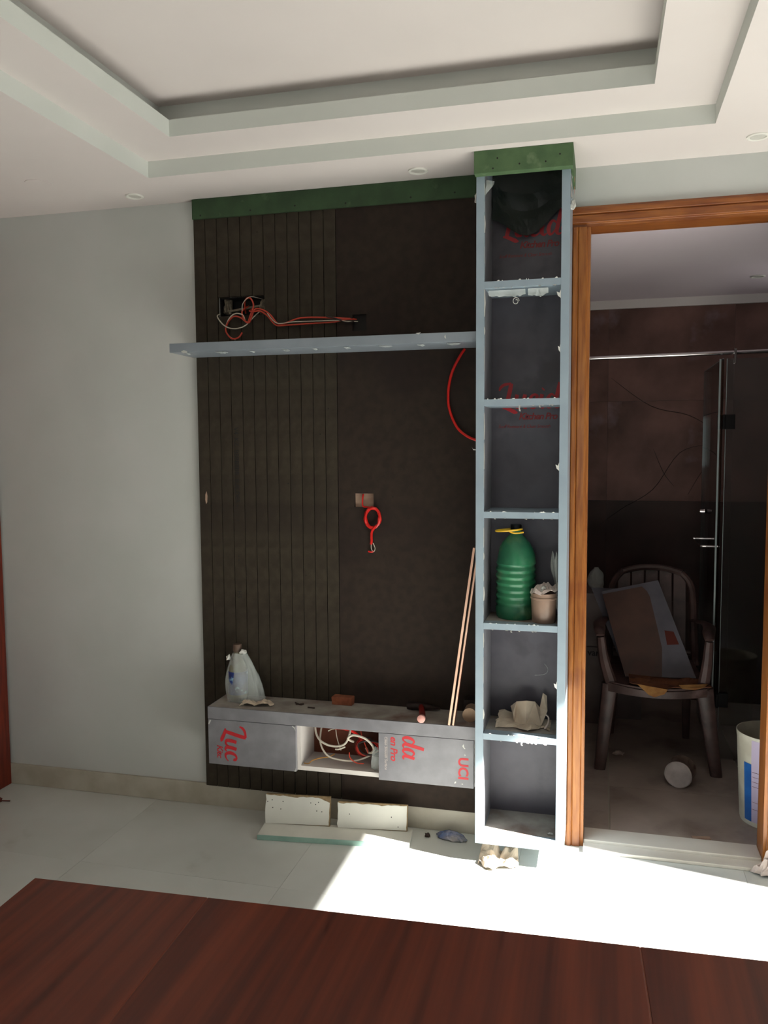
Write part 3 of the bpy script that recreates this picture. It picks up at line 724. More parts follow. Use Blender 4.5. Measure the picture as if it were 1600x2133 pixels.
# ------------------------------------------------------------------ contents of the column
Z4 = SZ[3]+.0125
gx, gy = -.305, -.110
g = thing('green_bottle', (gx, gy, Z4), 'large ribbed green plastic bottle with a yellow ring handle on the column shelf', 'bottle')
prof = [(.0001, .002), (.066, 0), (.072, .008)]
z = .03
prof += [(.0735, .025)]
for k in range(7):
    z = .04+k*.0245
    prof += [(.0745, z-.002), (.0695, z+.006), (.0695, z+.011), (.0745, z+.018)]
prof += [(.0735, .215), (.070, .24), (.062, .262), (.050, .282), (.036, .298), (.024, .310), (.019, .318), (.0185, .328), (.0001, .329)]
def wob(a, z): return 1-.10*math.exp(-((z-.235)/.03)**2)*max(0, cos(a-pi*1.05))**2 - .03*math.exp(-((z-.25)/.05)**2)*sin(5*a)
t = MB(); t.lathe(prof, gx, gy, Z4, n=48, wob=wob); t.build('body', m_gbottle, g, smooth=True)
t = MB(); t.lathe([(.0205, .328), (.021, .332), (.021, .345), (.019, .348), (.0001, .348)], gx, gy, Z4, n=24); cp = t.build('cap', m_dmetal, g, smooth=True)
t = MB(); t.tube([(gx-.022+.048*cos(a_*pi/8)-.004, gy-.01+.034*sin(a_*pi/8), Z4+.328+.004*cos(a_*pi/8)) for a_ in range(16)], .0036, n=8, smooth=2, closed=True)
t.tube([(gx-.02, gy-.035, Z4+.324), (gx+.0, gy-.04, Z4+.319), (gx+.03, gy-.03, Z4+.322)], .003, smooth=4)
t.build('ring_handle', m_yellow, g, smooth=True)
kx, ky = -.197, -.176
k_ = thing('brown_tub', (kx, ky, Z4), 'small taupe plastic tub with film stuffed in its mouth beside the green bottle', 'tub')
t = MB(); t.lathe([(.0001, .001), (.040, 0), (.0425, .004), (.046, .085), (.049, .087), (.049, .093), (.047, .094), (.0475, .108), (.045, .108), (.043, .09), (.0395, .01), (.0001, .008)], kx, ky, Z4, n=36); t.build('body', m_brown, k_, smooth=True)
t = MB()
random.seed(5)
def stuffing(u, v):
    a_ = 2*pi*u; r = .052*(v**.7)*(1+.25*noise.noise(Vector((cos(a_)*1.6, sin(a_)*1.6, 4)))); h = .03*(1-v)+.02*noise.noise(Vector((cos(a_)*2, sin(a_)*2, v*3)))
    return (kx+r*cos(a_), ky+r*sin(a_), Z4+.106+h+.022*max(0, -sin(a_+.4))*0+.018*max(0, cos(a_))*v)
sheet(t, stuffing, 26, 6, .0008); t.build('film_stuffing', m_wpaper, k_)
t = MB(); crumple(t, kx-.002, ky-.02, Z4+.112, .028, .024, .024, 3, sub=2); t.build('white_lump', m_filmw, k_)
t = MB()
sheet(t, lambda u, v: (SX1-.004-.026*u*(1-v)**.6-.004*sin(9*v)*u, CF+.03+.07*u+.006*noise.noise(Vector((u*3, v*7, 0))), Z4+.245-.19*v+.02*sin(11*u)*(1-v)), 5, 14, .0008)
tag(t.build('film_sheet', m_film), 'torn translucent film sheet standing behind the taupe tub in the column', 'film')

Z5 = SZ[4]+.0125
pp = thing('crumpled_paper', (-.285, -.11, Z5), 'open crumpled heap of beige paper in the column compartment above the lowest', 'paper')
t = MB()
def pf(u, v):
    x_ = -.372+.20*u; y_ = -.175+.11*v
    z_ = Z5+.002+.012*abs(noise.noise(Vector((u*5, v*5, 2))))+.018*v*(1-u)+.02*max(0, .3-abs(u-.1))*2*v
    e_ = noise.noise(Vector((u*4, v*1.5, 6)))
    return (x_+.022*noise.noise(Vector((v*4, 3, 1)))*(1-u), y_+.01*sin(9*u)+.055*e_*(v-.5)-.012*e_, z_+.014*max(0, e_))
sheet(t, pf, 18, 8, .0012)
t.build('flat_fold', m_paper, pp)
t = MB()
P = {0: (-.306, -.12, .006), 1: (-.325, -.08, .058), 2: (-.300, -.10, .084), 3: (-.285, -.06, .050), 4: (-.262, -.115, .094), 5: (-.232, -.09, .085), 6: (-.215, -.075, .060), 7: (-.205, -.06, .112), 8: (-.190, -.055, .10), 9: (-.186, -.085, .05), 10: (-.205, -.13, .008), 11: (-.262, -.15, .004), 12: (-.31, -.14, .05)}
pts = [(a_, b_, Z5+c_) for a_, b_, c_ in P.values()]
t.poly(pts, [(12, 2, 0), (12, 1, 2), (0, 2, 11), (2, 4, 11), (4, 5, 11), (5, 10, 11), (5, 6, 10), (6, 9, 10), (6, 7, 9), (7, 8, 9), (1, 3, 2), (3, 4, 2), (5, 3, 4), (5, 6, 3), (6, 8, 7), (6, 3, 9), (3, 0, 11), (3, 11, 9), (9, 11, 10), (1, 3, 0), (1, 0, 12), (6, 9, 8)])
t.build('raised_fold', m_paper, pp)
t = MB(); t.tube([(-.192, -.150, Z5+.004), (-.180, -.148, Z5+.022), (-.178, -.146, Z5+.045), (-.188, -.144, Z5+.055)], .010, n=6, flat=.3); t.build('curled_end', m_wpaper, pp)
# scraps of film on the boards
t = MB(); crumple(t, -.165, -.20, CZ0+.044, .018, .012, .008, 2, sub=2); tag(t.build('film_crumb', m_filmw), 'tiny white film crumb on the bottom board of the column', 'scrap')

# ================================================================== TV UNIT
TX0, TX1, TF, TB = -1.533, -.4385, -.200, -.0185
tv = thing('tv_unit', ((TX0+TX1)/2, (TF+TB)/2, .267), 'low wall-hung grey cabinet with two filmed doors and an open middle bay', 'cabinet')
t = MB(); t.box(TX0, TX1, TF, TB, .4535, .503, bev=.001); top = t.build('top_slab', m_lamin, tv)
t = MB(); t.box(TX0+.004, TX1-.001, TF+.006, TB-.001, .503, .5036); t.build('dust_layer', m_dust, top)
CFf = -.183
DL, DR = -1.1545, -.8165
for a, b in ((TX0, TX0+.017), (DL-.001, DL+.014), (DR+.0005, DR+.0175), (TX1-.017, TX1)):
    t = MB(); t.box(a, b, CFf, TB, .269, .4535); t.build('side_board', m_white, tv)
for a, b in ((TX0+.017, DL-.001), (DL+.014, DR+.0005), (DR+.0175, TX1-.017)):
    t = MB(); t.box(a, b, CFf, TB, .269, .287); t.build('bottom_board', m_white, tv)
t = MB(); t.box(TX0+.017, TX1-.017, TB-.0065, TB-.0005, .287, .4535); t.build('back_board', m_stripd, tv)
def door(x0, x1):
    a = MB(); a.box(x0, x1, TF, CFf-.0006, .267, .452, bev=.001); return a.build('door', m_lamin, tv)
dl = door(TX0+.001, DL); dr = door(DR, TX1-.010)
a = MB(); brush(a.bm, 'Luc', textM(-1.458, TF, .428, .091, *down), .0005); clip(a.bm, (0, 0, .2675), (0, 0, -1)); a.build('red_lettering', m_red, dl, recalc=False)
a = MB(); plain(a.bm, 'Kitc', textM(-1.494, TF-.0005, .349, .036, *down), bold=.015, shear=.25, spacing=.9); clip(a.bm, (0, 0, .2675), (0, 0, -1)); a.build('small_lettering', m_red, dl, recalc=False)
a = MB(); brush(a.bm, 'da', textM(-.720, TF, .447, .082, *down), .0005); a.build('red_lettering', m_red, dr, recalc=False)
a = MB(); plain(a.bm, 'en Pro', textM(-.768, TF-.0005, .443, .038, *down), bold=.018, shear=.22, spacing=.92); a.build('small_lettering', m_red, dr, recalc=False)
a = MB(); plain(a.bm, 'UCI', textM(-.505, TF-.0005, .384, .052, *down), bold=.03, spacing=1.0); clip(a.bm, (0, 0, .280), (0, 0, -1)); a.build('red_lettering', m_red, dr, recalc=False)
a = MB(); plain(a.bm, 'Clean Smooth Surface', textM(-.792, TF-.0005, .440, .0145, *down), bold=.0, shear=.2); a.box(-.782, -.7814, TF-.0008, TF-.0003, .345, .438); a.build('fine_lettering', m_wpaper, dr, recalc=False)
a = MB()
for P_ in ([(-1.531, .432), (-1.524, .450), (-1.518, .448), (-1.522, .438), (-1.527, .430)], [(-1.170, .449), (-1.160, .442), (-1.1555, .432), (-1.1575, .445), (-1.166, .4515)], [(-1.163, .2675), (-1.156, .2675), (-1.156, .285), (-1.158, .275)]):
    a.poly([(p, TF-.0008, q) for p, q in P_], [tuple(range(len(P_)))])
a.build('film_scrap', m_filmw, dl)
a = MB()
for P_ in ([(-.492, .428), (-.486, .436), (-.484, .424), (-.479, .418), (-.484, .417)], [(-.482, .40), (-.479, .392), (-.483, .39)], [(-.52, .288), (-.515, .29), (-.515, .283), (-.522, .281)], [(-.498, .281), (-.49, .284), (-.488, .279)]):
    a.poly([(p, TF-.0008, q) for p, q in P_], [tuple(range(len(P_)))])
a.build('film_scrap', m_filmw, dr)

# cables inside the open bay
tb_ = thing('cable_tangle', (-.98, -.1, .288), 'tangle of white, red and yellow cables in the open bay of the cabinet', 'cable')
wire([(-1.105, -.06, .452), (-1.108, -.10, .42), (-1.085, -.13, .385), (-1.045, -.14, .365), (-1.0, -.14, .362), (-.97, -.135, .375), (-.955, -.13, .41), (-.955, -.09, .452)], .0042, m_wwire, tb_)
wire([(-1.085, -.05, .452), (-1.088, -.09, .40), (-1.075, -.13, .36), (-1.04, -.15, .325), (-.99, -.15, .312), (-.93, -.14, .310), (-.88, -.12, .325), (-.845, -.10, .345)], .0036, m_wwire, tb_)
wire([(-.945, -.11, .375), (-.955, -.15, .40), (-.93, -.16, .42), (-.885, -.16, .412), (-.858, -.15, .385), (-.855, -.13, .355), (-.875, -.12, .338), (-.895, -.10, .35)], .0048, m_wwire, tb_)
wire([(-.97, -.14, .362), (-.995, -.145, .352), (-1.01, -.14, .349)], .0032, m_wwire, tb_)
wire([(-1.03, -.06, .452), (-1.028, -.08, .43), (-1.02, -.09, .38), (-1.0, -.10, .33)], .002, m_wwire, tb_)
wire([(-.93, -.05, .452), (-.92, -.09, .42), (-.905, -.11, .39), (-.885, -.12, .35), (-.88, -.12, .325)], .0024, m_owire, tb_)
wire([(-1.02, -.11, .425), (-1.0, -.12, .43), (-.975, -.12, .428), (-.95, -.11, .418), (-.93, -.10, .40), (-.91, -.10, .38)], .0058, m_rwire, tb_)
wire([(-1.05, -.11, .410), (-1.035, -.11, .418), (-1.018, -.115, .424)], .002, m_wwire, tb_)
for k in range(5):
    cx_, cz_, rx, rz = -.905+.008*k, .345+.004*k, .034+.004*k, .040-.003*k
    wire([(cx_+rx*cos(a_*pi/5+k), -.085-.008*k+.01*sin(a_+k), cz_+rz*sin(a_*pi/5+k)) for a_ in range(10)], .0036, (m_rwire, m_kwire, m_rwire, m_owire, m_kwire)[k], tb_, closed=True)
wire([(-1.135, -.165, .291), (-1.115, -.165, .291), (-1.10, -.16, .303), (-1.07, -.15, .312), (-1.04, -.14, .315), (-1.02, -.12, .322)], .0022, m_ywire, tb_)
wire([(-.95, -.15, .345), (-.945, -.155, .325), (-.92, -.155, .308), (-.89, -.15, .305)], .0022, m_owire, tb_)
a = MB(); crumple(a, -.838, -.160, .288, .034, .024, .080, 4); tag(a.build('plastic_wad', m_film), 'wad of clear plastic at the right side of the open cabinet bay', 'film')

# ------------------------------------------------------------------ things on the cabinet top
ZT = .5037
bx, by = -1.448, -.088
bb = thing('bagged_bottle', (bx, by, ZT), 'clear bottle with a blue label inside a crinkled plastic bag on the cabinet', 'bottle')
t = MB(); t.lathe([(.0001, .001), (.036, 0), (.040, .006), (.040, .12), (.036, .145), (.024, .172), (.0155, .19), (.015, .208), (.0001, .208)], bx, by, ZT, n=32); t.build('bottle_body', m_bottle, bb, smooth=True)
t = MB(); t.lathe([(.018, .205), (.0185, .21), (.0185, .232), (.016, .236), (.0001, .236)], bx, by, ZT, n=24); t.build('cap', m_cap, bb, smooth=True)
t = MB(); t.lathe([(.0407, .03), (.0409, .03), (.0409, .125), (.0407, .125)], bx, by, ZT, n=32); t.build('label', m_blueg, bb, smooth=True)
def bag(u, v):
    a_ = 2*pi*u
    rx = .084-.056*v**1.9; ry = .050-.026*v**1.5
    k = 1+.10*noise.noise(Vector((cos(a_)*3, sin(a_)*3, v*3)))+.05*sin(7*a_+3*v)
    off = .024*(1-v)
    return (bx+.012+off+rx*k*cos(a_), by-.004+ry*k*sin(a_), ZT+.0015+.198*v+.004*noise.noise(Vector((a_, v*5, 1))))
t = MB(); sheet(t, bag, 48, 14, .0006); t.build('plastic_bag', m_film, bb, smooth=False)
t = MB(); crumple(t, bx+.030, by-.012, ZT+.198, .030, .02, .022, 2, sub=2); t.build('bag_knot', m_filmw, bb)
t = MB(); crumple(t, bx-.034, by-.015, ZT+.17, .02, .018, .022, 6, sub=2); t.build('bag_knot', m_filmw, bb)

t = MB()
def pscrap(u, v):
    r = 1+.3*noise.noise(Vector((u*4, v*4, 8)))
    return (-1.405+.125*u+.012*sin(5*v), -.152+.05*(v-.5)*r+.02*u, ZT+.004+.018*abs(noise.noise(Vector((u*6, v*5, 3))))+.010*abs(sin(6*u)))
sheet(t, pscrap, 16, 6, .0012); tag(t.build('paper_scrap', m_paper), 'small crumpled cream paper scrap on the cabinet in front of the bagged bottle', 'paper')
t = MB()
t.box(-.043, .043, -.018, .018, 0, .034, M=Matrix.Translation((-1.006, -.045, ZT)) @ Matrix.Rotation(-.08, 4, 'Z'), bev=.003)
for v in t.bm.verts: v.co += Vector((1, 1, 1))*.003*noise.noise(v.co*60)
for v in t.bm.verts: v.co.z = max(v.co.z, ZT)
tag(t.build('brick_piece', m_brick), 'broken piece of red-brown brick at the back of the cabinet top', 'brick')
# twigs and crumbs
t = MB()
random.seed(9)
t.tube([(-1.20, -.08, ZT+.003), (-1.17, -.10, ZT+.003), (-1.16, -.09, ZT+.004)], .003, n=5); t.tube([(-1.19, -.10, ZT+.003), (-1.165, -.085, ZT+.003)], .002, n=5, smooth=1)
t.tube([(-1.13, -.125, ZT+.003), (-1.10, -.128, ZT+.003)], .003, n=5, smooth=1)
tag(t.build('dark_twigs', m_dirt), 'few dark twig bits on the cabinet top left of the brick', 'debris', kind='stuff')
# hammer
hm = thing('hammer', (-.665, -.11, ZT), 'dirty red-handled hammer lying across the cabinet top, pale butt outward', 'hammer')
hp = [(-.649, -.198, ZT+.0155), (-.655, -.15, ZT+.0145), (-.668, -.095, ZT+.015), (-.678, -.06, ZT+.017)]
t = MB(); t.tube(hp, [.0145, .0125, .0115, .012], n=12, smooth=4); t.build('handle', m_grip, hm, smooth=True)
t = MB(); t.lathe([(.0001, -.0035), (.010, -.003), (.0152, 0), (.0152, .012), (.014, .014), (.0001, .014)], -.649, -.2015, ZT+.0158, n=16, M=Matrix.Rotation(-pi/2, 4, 'X')); t.build('butt_cap', m_gripe, hm, smooth=True)
t = MB(); t.tube([(-.735, -.052, ZT+.016), (-.715, -.054, ZT+.017), (-.68, -.055, ZT+.018), (-.65, -.052, ZT+.017), (-.62, -.045, ZT+.012), (-.605, -.04, ZT+.008)], [.014, .016, .013, .011, .007, .003], n=10, smooth=4); t.build('head', m_steel, hm, smooth=True)
# tape roll / tube end and dark box beside the column
t = MB(); t.lathe([(.0235, 0), (.0275, 0), (.0275, .06), (.0235, .06), (.0235, .003), (.0001, .003)], -.472, -.150, ZT+.0278, n=32, M=Matrix.Rotation(-pi/2, 4, 'X'))
tag(t.build('cardboard_tube', m_tan, smooth=True), 'round tan cardboard tube end beside the column on the cabinet top', 'tube')
t = MB(); t.box(-.505, -.442, -.085, -.030, ZT, ZT+.066, bev=.002); tag(t.build('dark_box', m_steel), 'small dark box behind the cardboard tube on the cabinet top', 'box')
# two leaning strips
def strip(x_off, label):
    dx = .0935; L_ = math.hypot(dx, .672); ang = math.atan2(dx, .672)
    T = Matrix.Translation((-.5465+x_off, -.200, ZT+.001)) @ Matrix.Rotation(ang, 4, 'Y')
    s_ = thing('leaning_strip', (-.5465+x_off, -.19, ZT), label, 'strip', 'strips leaning on the column')
    a = MB(); a.box(0, .0085-x_off*.12, 0, .0018, 0, L_, M=T); a.build('edge_band', m_strip, s_)
    a = MB(); a.box(0.0006, .0078-x_off*.12, .0018, .032, 0, L_, M=T); a.build('core', m_stripd, s_)
strip(0, 'left of two thin pale-edged wood strips leaning against the column')
strip(.0165, 'right of two thin pale-edged wood strips leaning against the column')

# ================================================================== FLOOR THINGS BY THE WALL
Fm = Matrix.Translation((-1.30, -.262, 0)) @ Matrix.Rotation(radians(6.3), 4, 'Z')
fb = thing('flat_board', (-1.0, -.18, 0), 'long white board lying flat on the floor with a pale green front edge', 'board')
t = MB(); t.box(0, .605, .0025, .125, 0, .021, M=Fm, bev=.0008); t.build('panel', m_chip, fb)
t = MB(); t.box(0.0005, .47, 0, .0025, .0005, .0205, M=Fm); t.build('green_edge', m_glassedge, fb)
def chipboard(x0, w, h, seed, y0, label, holes, side):
    random.seed(seed); out = []
    n_ = 22
    for i in range(n_+1):                       # along the top, chipped
        u = i/n_; dz = -abs(noise.noise(Vector((u*7, seed, 0))))*.010
        if side == 'L' and .38 < u < .56: dz -= .007*sin((u-.38)/.18*pi)
        if side == 'L' and u > .82: dz -= (u-.82)*.11
        out.append((w*u, h+dz))
    for i in range(1, 7): out.append((w-abs(noise.noise(Vector((i*.9, seed, 3))))*.006, h-.028-(h-.03)*i/6+.002))
    out.append((0.004, 0))
    for i in range(1, 6): out.append((abs(noise.noise(Vector((i*1.3, seed, 7))))*(.012 if side == 'R' else .007), h*i/6))
    T = Matrix.Translation((x0, y0, .0215)) @ Matrix.Rotation(radians(6.3), 4, 'Z') @ Matrix.Rotation(radians(-13), 4, 'X')
    o = thing('chipped_board', (x0+w/2, y0, .0215), label, 'board', 'chipped white boards propped by the wall')
    a = MB(); a.prism(out, .0015, T); a.build('white_face', m_chip, o)
    a = MB(); a.box(0.002, w+.003, .0015, .0155, 0.0004, h+.004, M=T, bev=.001); a.build('core', m_core, o)
    a = MB()
    for hx, hz in holes: a.lathe([(.0022, 0), (.0001, .0004)], 0, 0, 0, n=8, M=T @ Matrix.Translation((hx, -.0002, hz)) @ Matrix.Rotation(pi/2, 4, 'X'))
    a.build('drill_hole', m_hole, o)
chipboard(-1.312, .268, .112, 2, -.158, 'left chipped white board with rows of drill holes, propped on the flat board',
          [(.010, .085), (.028, .092), (.032, .062), (.066, .058), (.074, .088), (.19, .088), (.21, .083), (.222, .092), (.216, .058), (.237, .056)], 'L')
chipboard(-1.012, .282, .098, 5, -.128, 'right chipped white board with three drill holes, propped on the flat board', [(.05, .055), (.22, .052), (.248, .016)], 'R')

t = MB()
def foil(u, v):
    a_ = 2*pi*u; r = v
    return (-.555+.064*r*cos(a_)*(1+.15*noise.noise(Vector((cos(a_)*2, sin(a_)*2, 1)))), -.066-.010*cos(a_)*r+.030*r*sin(a_), .004+.026*(1-r**2)+.006*noise.noise(Vector((cos(a_)*r*4, sin(a_)*r*4, 5))))
sheet(t, foil, 30, 7, .001); Tm = Matrix.Rotation(radians(-12), 4, 'Z')
tag(t.build('foil_packet', m_foil, smooth=False), 'crumpled blue and silver foil packet on the floor left of the column', 'packet')
t = MB(); crumple(t, -.652, -.075, 0, .024, .018, .016, 3, sub=2); tag(t.build('dark_crumb', m_dirt), 'small dark crumb on the floor beside the foil packet', 'debris')
t = MB()
def fpaper(u, v):
    x_ = -.425+.135*u; y_ = -.265+.10*v
    return (x_-.02*(1-v)*sin(4*u), y_+.02*sin(7*u+1), .003+.045*abs(noise.noise(Vector((u*3.5, v*3, 5))))+.035*v*(.4+abs(sin(5*u))))
sheet(t, fpaper, 18, 10, .0012); tag(t.build('floor_paper', m_paper), 'crumpled cream paper on the floor under the column bottom', 'paper')
t = MB()
def fpaper2(u, v):
    a_ = 2*pi*u; r = .15+.85*v
    rr = 1+.5*noise.noise(Vector((cos(a_)*2.2, sin(a_)*2.2, 4)))
    return (.625+.075*r*cos(a_)*rr, -.068+.035*r*sin(a_)*rr, .003+.055*(1-v)*abs(1+1.5*noise.noise(Vector((cos(a_)*3, sin(a_)*3, v*3))))+.02*abs(noise.noise(Vector((cos(a_)*6, sin(a_)*6, v*5)))))
sheet(t, fpaper2, 34, 7, .0012); tag(t.build('torn_wrapper', m_wpaper), 'crumpled pinkish wrapper on the floor at the right door jamb', 'paper')
t = MB(); crumple(t, -2.56, -.20, 0, .05, .035, .02, 7, sub=2); t.tube([(-2.54, -.2, .006), (-2.50, -.19, .005)], .003, n=5, smooth=1)
tag(t.build('rusty_scrap', m_rust), 'dark red-brown scrap on the floor at the far left edge', 'debris')
hd = thing('door_hook_rod', (-2.66, -.2, .25), 'thin bent metal rod with a grey rag sticking out at the left edge', 'rod')
t = MB(); t.tube([(-2.63, -.50, .17), (-2.60, -.36, .20), (-2.575, -.24, .225)], .005, n=6); t.build('rod', m_debris, hd)
t = MB(); crumple(t, -2.615, -.34, .215, .05, .07, .09, 8); t.build('rag', m_steel, hd)

# ================================================================== BATHROOM THINGS
rod = thing('shower_rail', (.45, 1.08, 1.975), 'thin chrome rail across the doorway above the glass', 'rail')
t = MB(); t.tube([(BX0, 1.08, 1.972), (BX1, 1.08, 1.988)], .0095, n=12, smooth=1); t.build('bar', m_chrome, rod, smooth=True)
t = MB(); t.box(.600, .612, 1.066, 1.094, 1.93, 2.0, bev=.002); t.build('clamp', m_chrome, rod)
gp = thing('glass_partition', (.85, 1.08, 0), 'fixed clear shower glass panel at the right of the doorway', 'glass')
t = MB(); t.box(.572, BX1, 1.074, 1.084, .0, 1.955); t.build('pane', m_glass, gp)
t = MB(); t.box(.5695, .572, 1.074, 1.084, .0, 1.955); t.build('glass_edge', m_gedge, gp)
gd = thing('glass_door', (.54, 1.40, 0), 'clear glass shower door standing open behind the chair', 'door')
t = MB(); t.box(.545, .553, 1.042, 1.77, .012, 1.95); t.build('pane', m_glass, gd)
t = MB(); t.box(.532, .540, 1.0395, 1.042, .012, 1.95); t.box(.545, .553, 1.77, 1.7725, .012, 1.95); t.box(.545, .553, 1.042, 1.77, 1.95, 1.9525); t.build('glass_edge', m_gedge, gd)
for z_ in (1.655, .30):
    t = MB(); t.box(.535, .545, 1.045, 1.095, z_-.035, z_+.035, bev=.002); t.box(.553, .565, 1.045, 1.095, z_-.035, z_+.035, bev=.002); t.box(.565, .612, 1.060, 1.073, z_-.035, z_+.035, bev=.002); t.build('hinge', m_dmetal, gd)
t = MB(); t.tube([(.545, 1.25, 1.035), (.500, 1.25, 1.035), (.486, 1.27, 1.035), (.484, 1.45, 1.035), (.484, 1.60, 1.035), (.500, 1.62, 1.035), (.545, 1.62, 1.035)], .0065, n=10, smooth=4); t.build('towel_bar', m_chrome, gd, smooth=True)
t = MB(); t.lathe([(.010, 0), (.014, .006), (.010, .03), (.0001, .033)], .545, 1.55, 1.19, n=14, M=Matrix.Rotation(-pi/2, 4, 'Y')); t.build('knob', m_chrome, gd, smooth=True)

# plastic armchair
ch = thing('plastic_armchair', (.27, 1.03, 0), 'worn dark brown plastic armchair loaded with laminate sheets beyond the doorway', 'chair')
def leg(p0, p1, r0, r1, nm='leg'):
    a = MB(); d_ = Vector(p1)-Vector(p0)
    n_ = 10; ringA = []; 
    pts = []; fs = []
    for i in range(5):
        t_ = i/4; c_ = Vector(p0)+d_*t_; rr = r0*(1-t_)+r1*t_
        for k in range(n_):
            a_ = 2*pi*k/n_; sx_ = (abs(cos(a_))**.6)*(1 if cos(a_) > 0 else -1); sy_ = (abs(sin(a_))**.6)*(1 if sin(a_) > 0 else -1)
            pts.append((c_.x+rr*sx_, c_.y+rr*.8*sy_, c_.z))
    for i in range(4):
        for k in range(n_): fs.append((i*n_+k, i*n_+(k+1) % n_, (i+1)*n_+(k+1) % n_, (i+1)*n_+k))
    fs += [tuple(range(n_))[::-1], tuple(range(4*n_, 5*n_))]
    a.poly(pts, fs); return a.build(nm, m_plastic, ch, smooth=True)
leg((.010, .815, 0), (.052, .845, .415), .027, .038)
leg((.538, .845, 0), (.478, .865, .415), .027, .042)
leg((.065, 1.345, 0), (.085, 1.27, .41), .018, .026)
leg((.450, 1.355, 0), (.440, 1.275, .41), .018, .026)
t = MB()
def seat(u, v):
    x0_, x1_ = .035+.03*v, .495-.03*v
    y_ = .80+.48*v - .012*cos((u-.5)*pi)*(1-v)*2
    return (x0_+(x1_-x0_)*u, y_+.02*(2*u-1)**2*(1-v), .425-.030*sin(pi*u)*sin(pi*min(1, v*1.2+.12))+.010*v)
sheet(t, seat, 18, 14, .008); t.build('seat', m_plastic, ch, smooth=True)
t = MB()
def apron(u, v):
    x_ = .045+.44*u; y_ = .795-.012*cos((u-.5)*pi)*2+.02*(2*u-1)**2
    return (x_, y_+.003*v, .424-.026*sin(pi*u)*.3-(.042-.016*sin(pi*u)*0)*v-.010*sin(pi*u)*(1-v))
sheet(t, apron, 18, 3, .010)
t.build('apron', m_plastic, ch, smooth=True)
t = MB()
for sx_ in (-1, 1):
    t.tube([(.265+sx_*.215, 1.28, .41), (.265+sx_*.21, 1.33, .60), (.265+sx_*.20, 1.375, .80), (.265+sx_*.15, 1.39, .875)], [.022, .02, .018, .016], n=8, smooth=4)
t.tube([(.115, 1.39, .875), (.19, 1.405, .893), (.265, 1.41, .898), (.34, 1.405, .893), (.415, 1.39, .875)], .017, n=8, smooth=4)
t.tube([(.07, 1.30, .47), (.265, 1.325, .47), (.46, 1.30, .47)], .014, n=8, smooth=4)
t.build('back_frame', m_plastic, ch, smooth=True)
for k in range(5):
    x_ = .125+.07*k
    t = MB(); t.box(-.0315, .0315, -.004, .004, 0, .415, M=Matrix.Translation((x_, 1.322+.006*(2-abs(k-2)), .475)) @ Matrix.Rotation(-.185, 4, 'X'), bev=.002); t.build('slat', m_plastic, ch)
for s_, (xf, xm, xb) in enumerate(((.000, .005, .055), (.478, .520, .475))):
    t = MB(); t.tube([(xf+.055 if s_ == 0 else xf-.005, .845, .415), (xf+.022 if s_ == 0 else xf+.008, .835, .53), (xf+.006 if s_ == 0 else xf+.014, .83, .64)], [.030, .024, .019], n=8, smooth=5)
    t.build('arm_post', m_plastic, ch, smooth=True)
    t = MB(); t.tube([(xf+.005 if s_ == 0 else xf+.012, .815, .650), (xf if s_ == 0 else xf+.014, .86, .672), (xm-.004 if s_ == 0 else xm-.010, 1.0, .672), (xm+.02 if s_ == 0 else xm-.012, 1.18, .655), (xb+.012 if s_ == 0 else xb-.005, 1.335, .635)], [.020, .028, .030, .024, .018], n=10, smooth=5, flat=.45)
    t.build('armrest', m_plastic, ch, smooth=True)
# sheets on the chair
def tilted(name, TL, TR, BR, BL, th, mats, label, cat):
    P0 = [Vector(p) for p in (BL, BR, TR, TL)]; P0[2] = P0[2]*1.0
    n = (P0[1]-P0[0]).cross(P0[3]-P0[0]).normalized()
    if n.y < 0: n = -n
    a = MB(); sheet(a, lambda u, v: P0[0]*(1-u)*(1-v)+P0[1]*u*(1-v)+P0[2]*u*v+P0[3]*(1-u)*v+n*th/2, 12, 12, th)
    o_ = a.build(name, mats); return tag(o_, label, cat) , P0, n
sA, P0, nA = tilted('laminate_sheet', (.008, 1.20, .793), (.285, 1.20, .862), (.452, .955, .432), (.125, .955, .420), .004, m_leafg, 'grey-edged dark laminate sheet leaning on the chair seat', 'sheet')
def onA(u, v, off): return P0[0]*(1-u)*(1-v)+P0[1]*u*(1-v)+P0[2]*u*v+P0[3]*(1-u)*v-nA*off
a = MB()
def umax(v): return (.52+.5*v if v < .3 else .67+.18*(v-.3) if v < .88 else .775-.9*(v-.88))
sheet(a, lambda u, v: onA(umax(v*.965)*u, v*.965, .0016+.0004), 6, 16, .0012)
a.build('brown_face', m_leaf, sA)
a = MB(); a.poly([onA(u, v, .0035) for u, v in ((.76, .33), (.94, .33), (.93, .46), (.80, .48))], [(0, 1, 2, 3)]); a.build('red_print', m_rust, sA)
tilted('laminate_offcut', (-.045, 1.27, .80), (.13, 1.27, .80), (.15, 1.12, .445), (.11, 1.12, .445), .004, m_leafg, 'plain grey laminate offcut behind the brown-faced sheet on the chair', 'sheet')
t = MB()
def rag(u, v):
    n_ = noise.noise(Vector((u*6, v*4, 2)))
    return (.14+.36*u, .79+.14*v-.008*abs(n_), .424+.012*n_+.004*v-.012*sin(pi*u)*1.2*(1-.3*v)+.012)
sheet(t, rag, 22, 5, .003); cs = tag(t.build('cardboard_scrap', m_card), 'torn brown cardboard padding on the chair seat', 'cardboard')
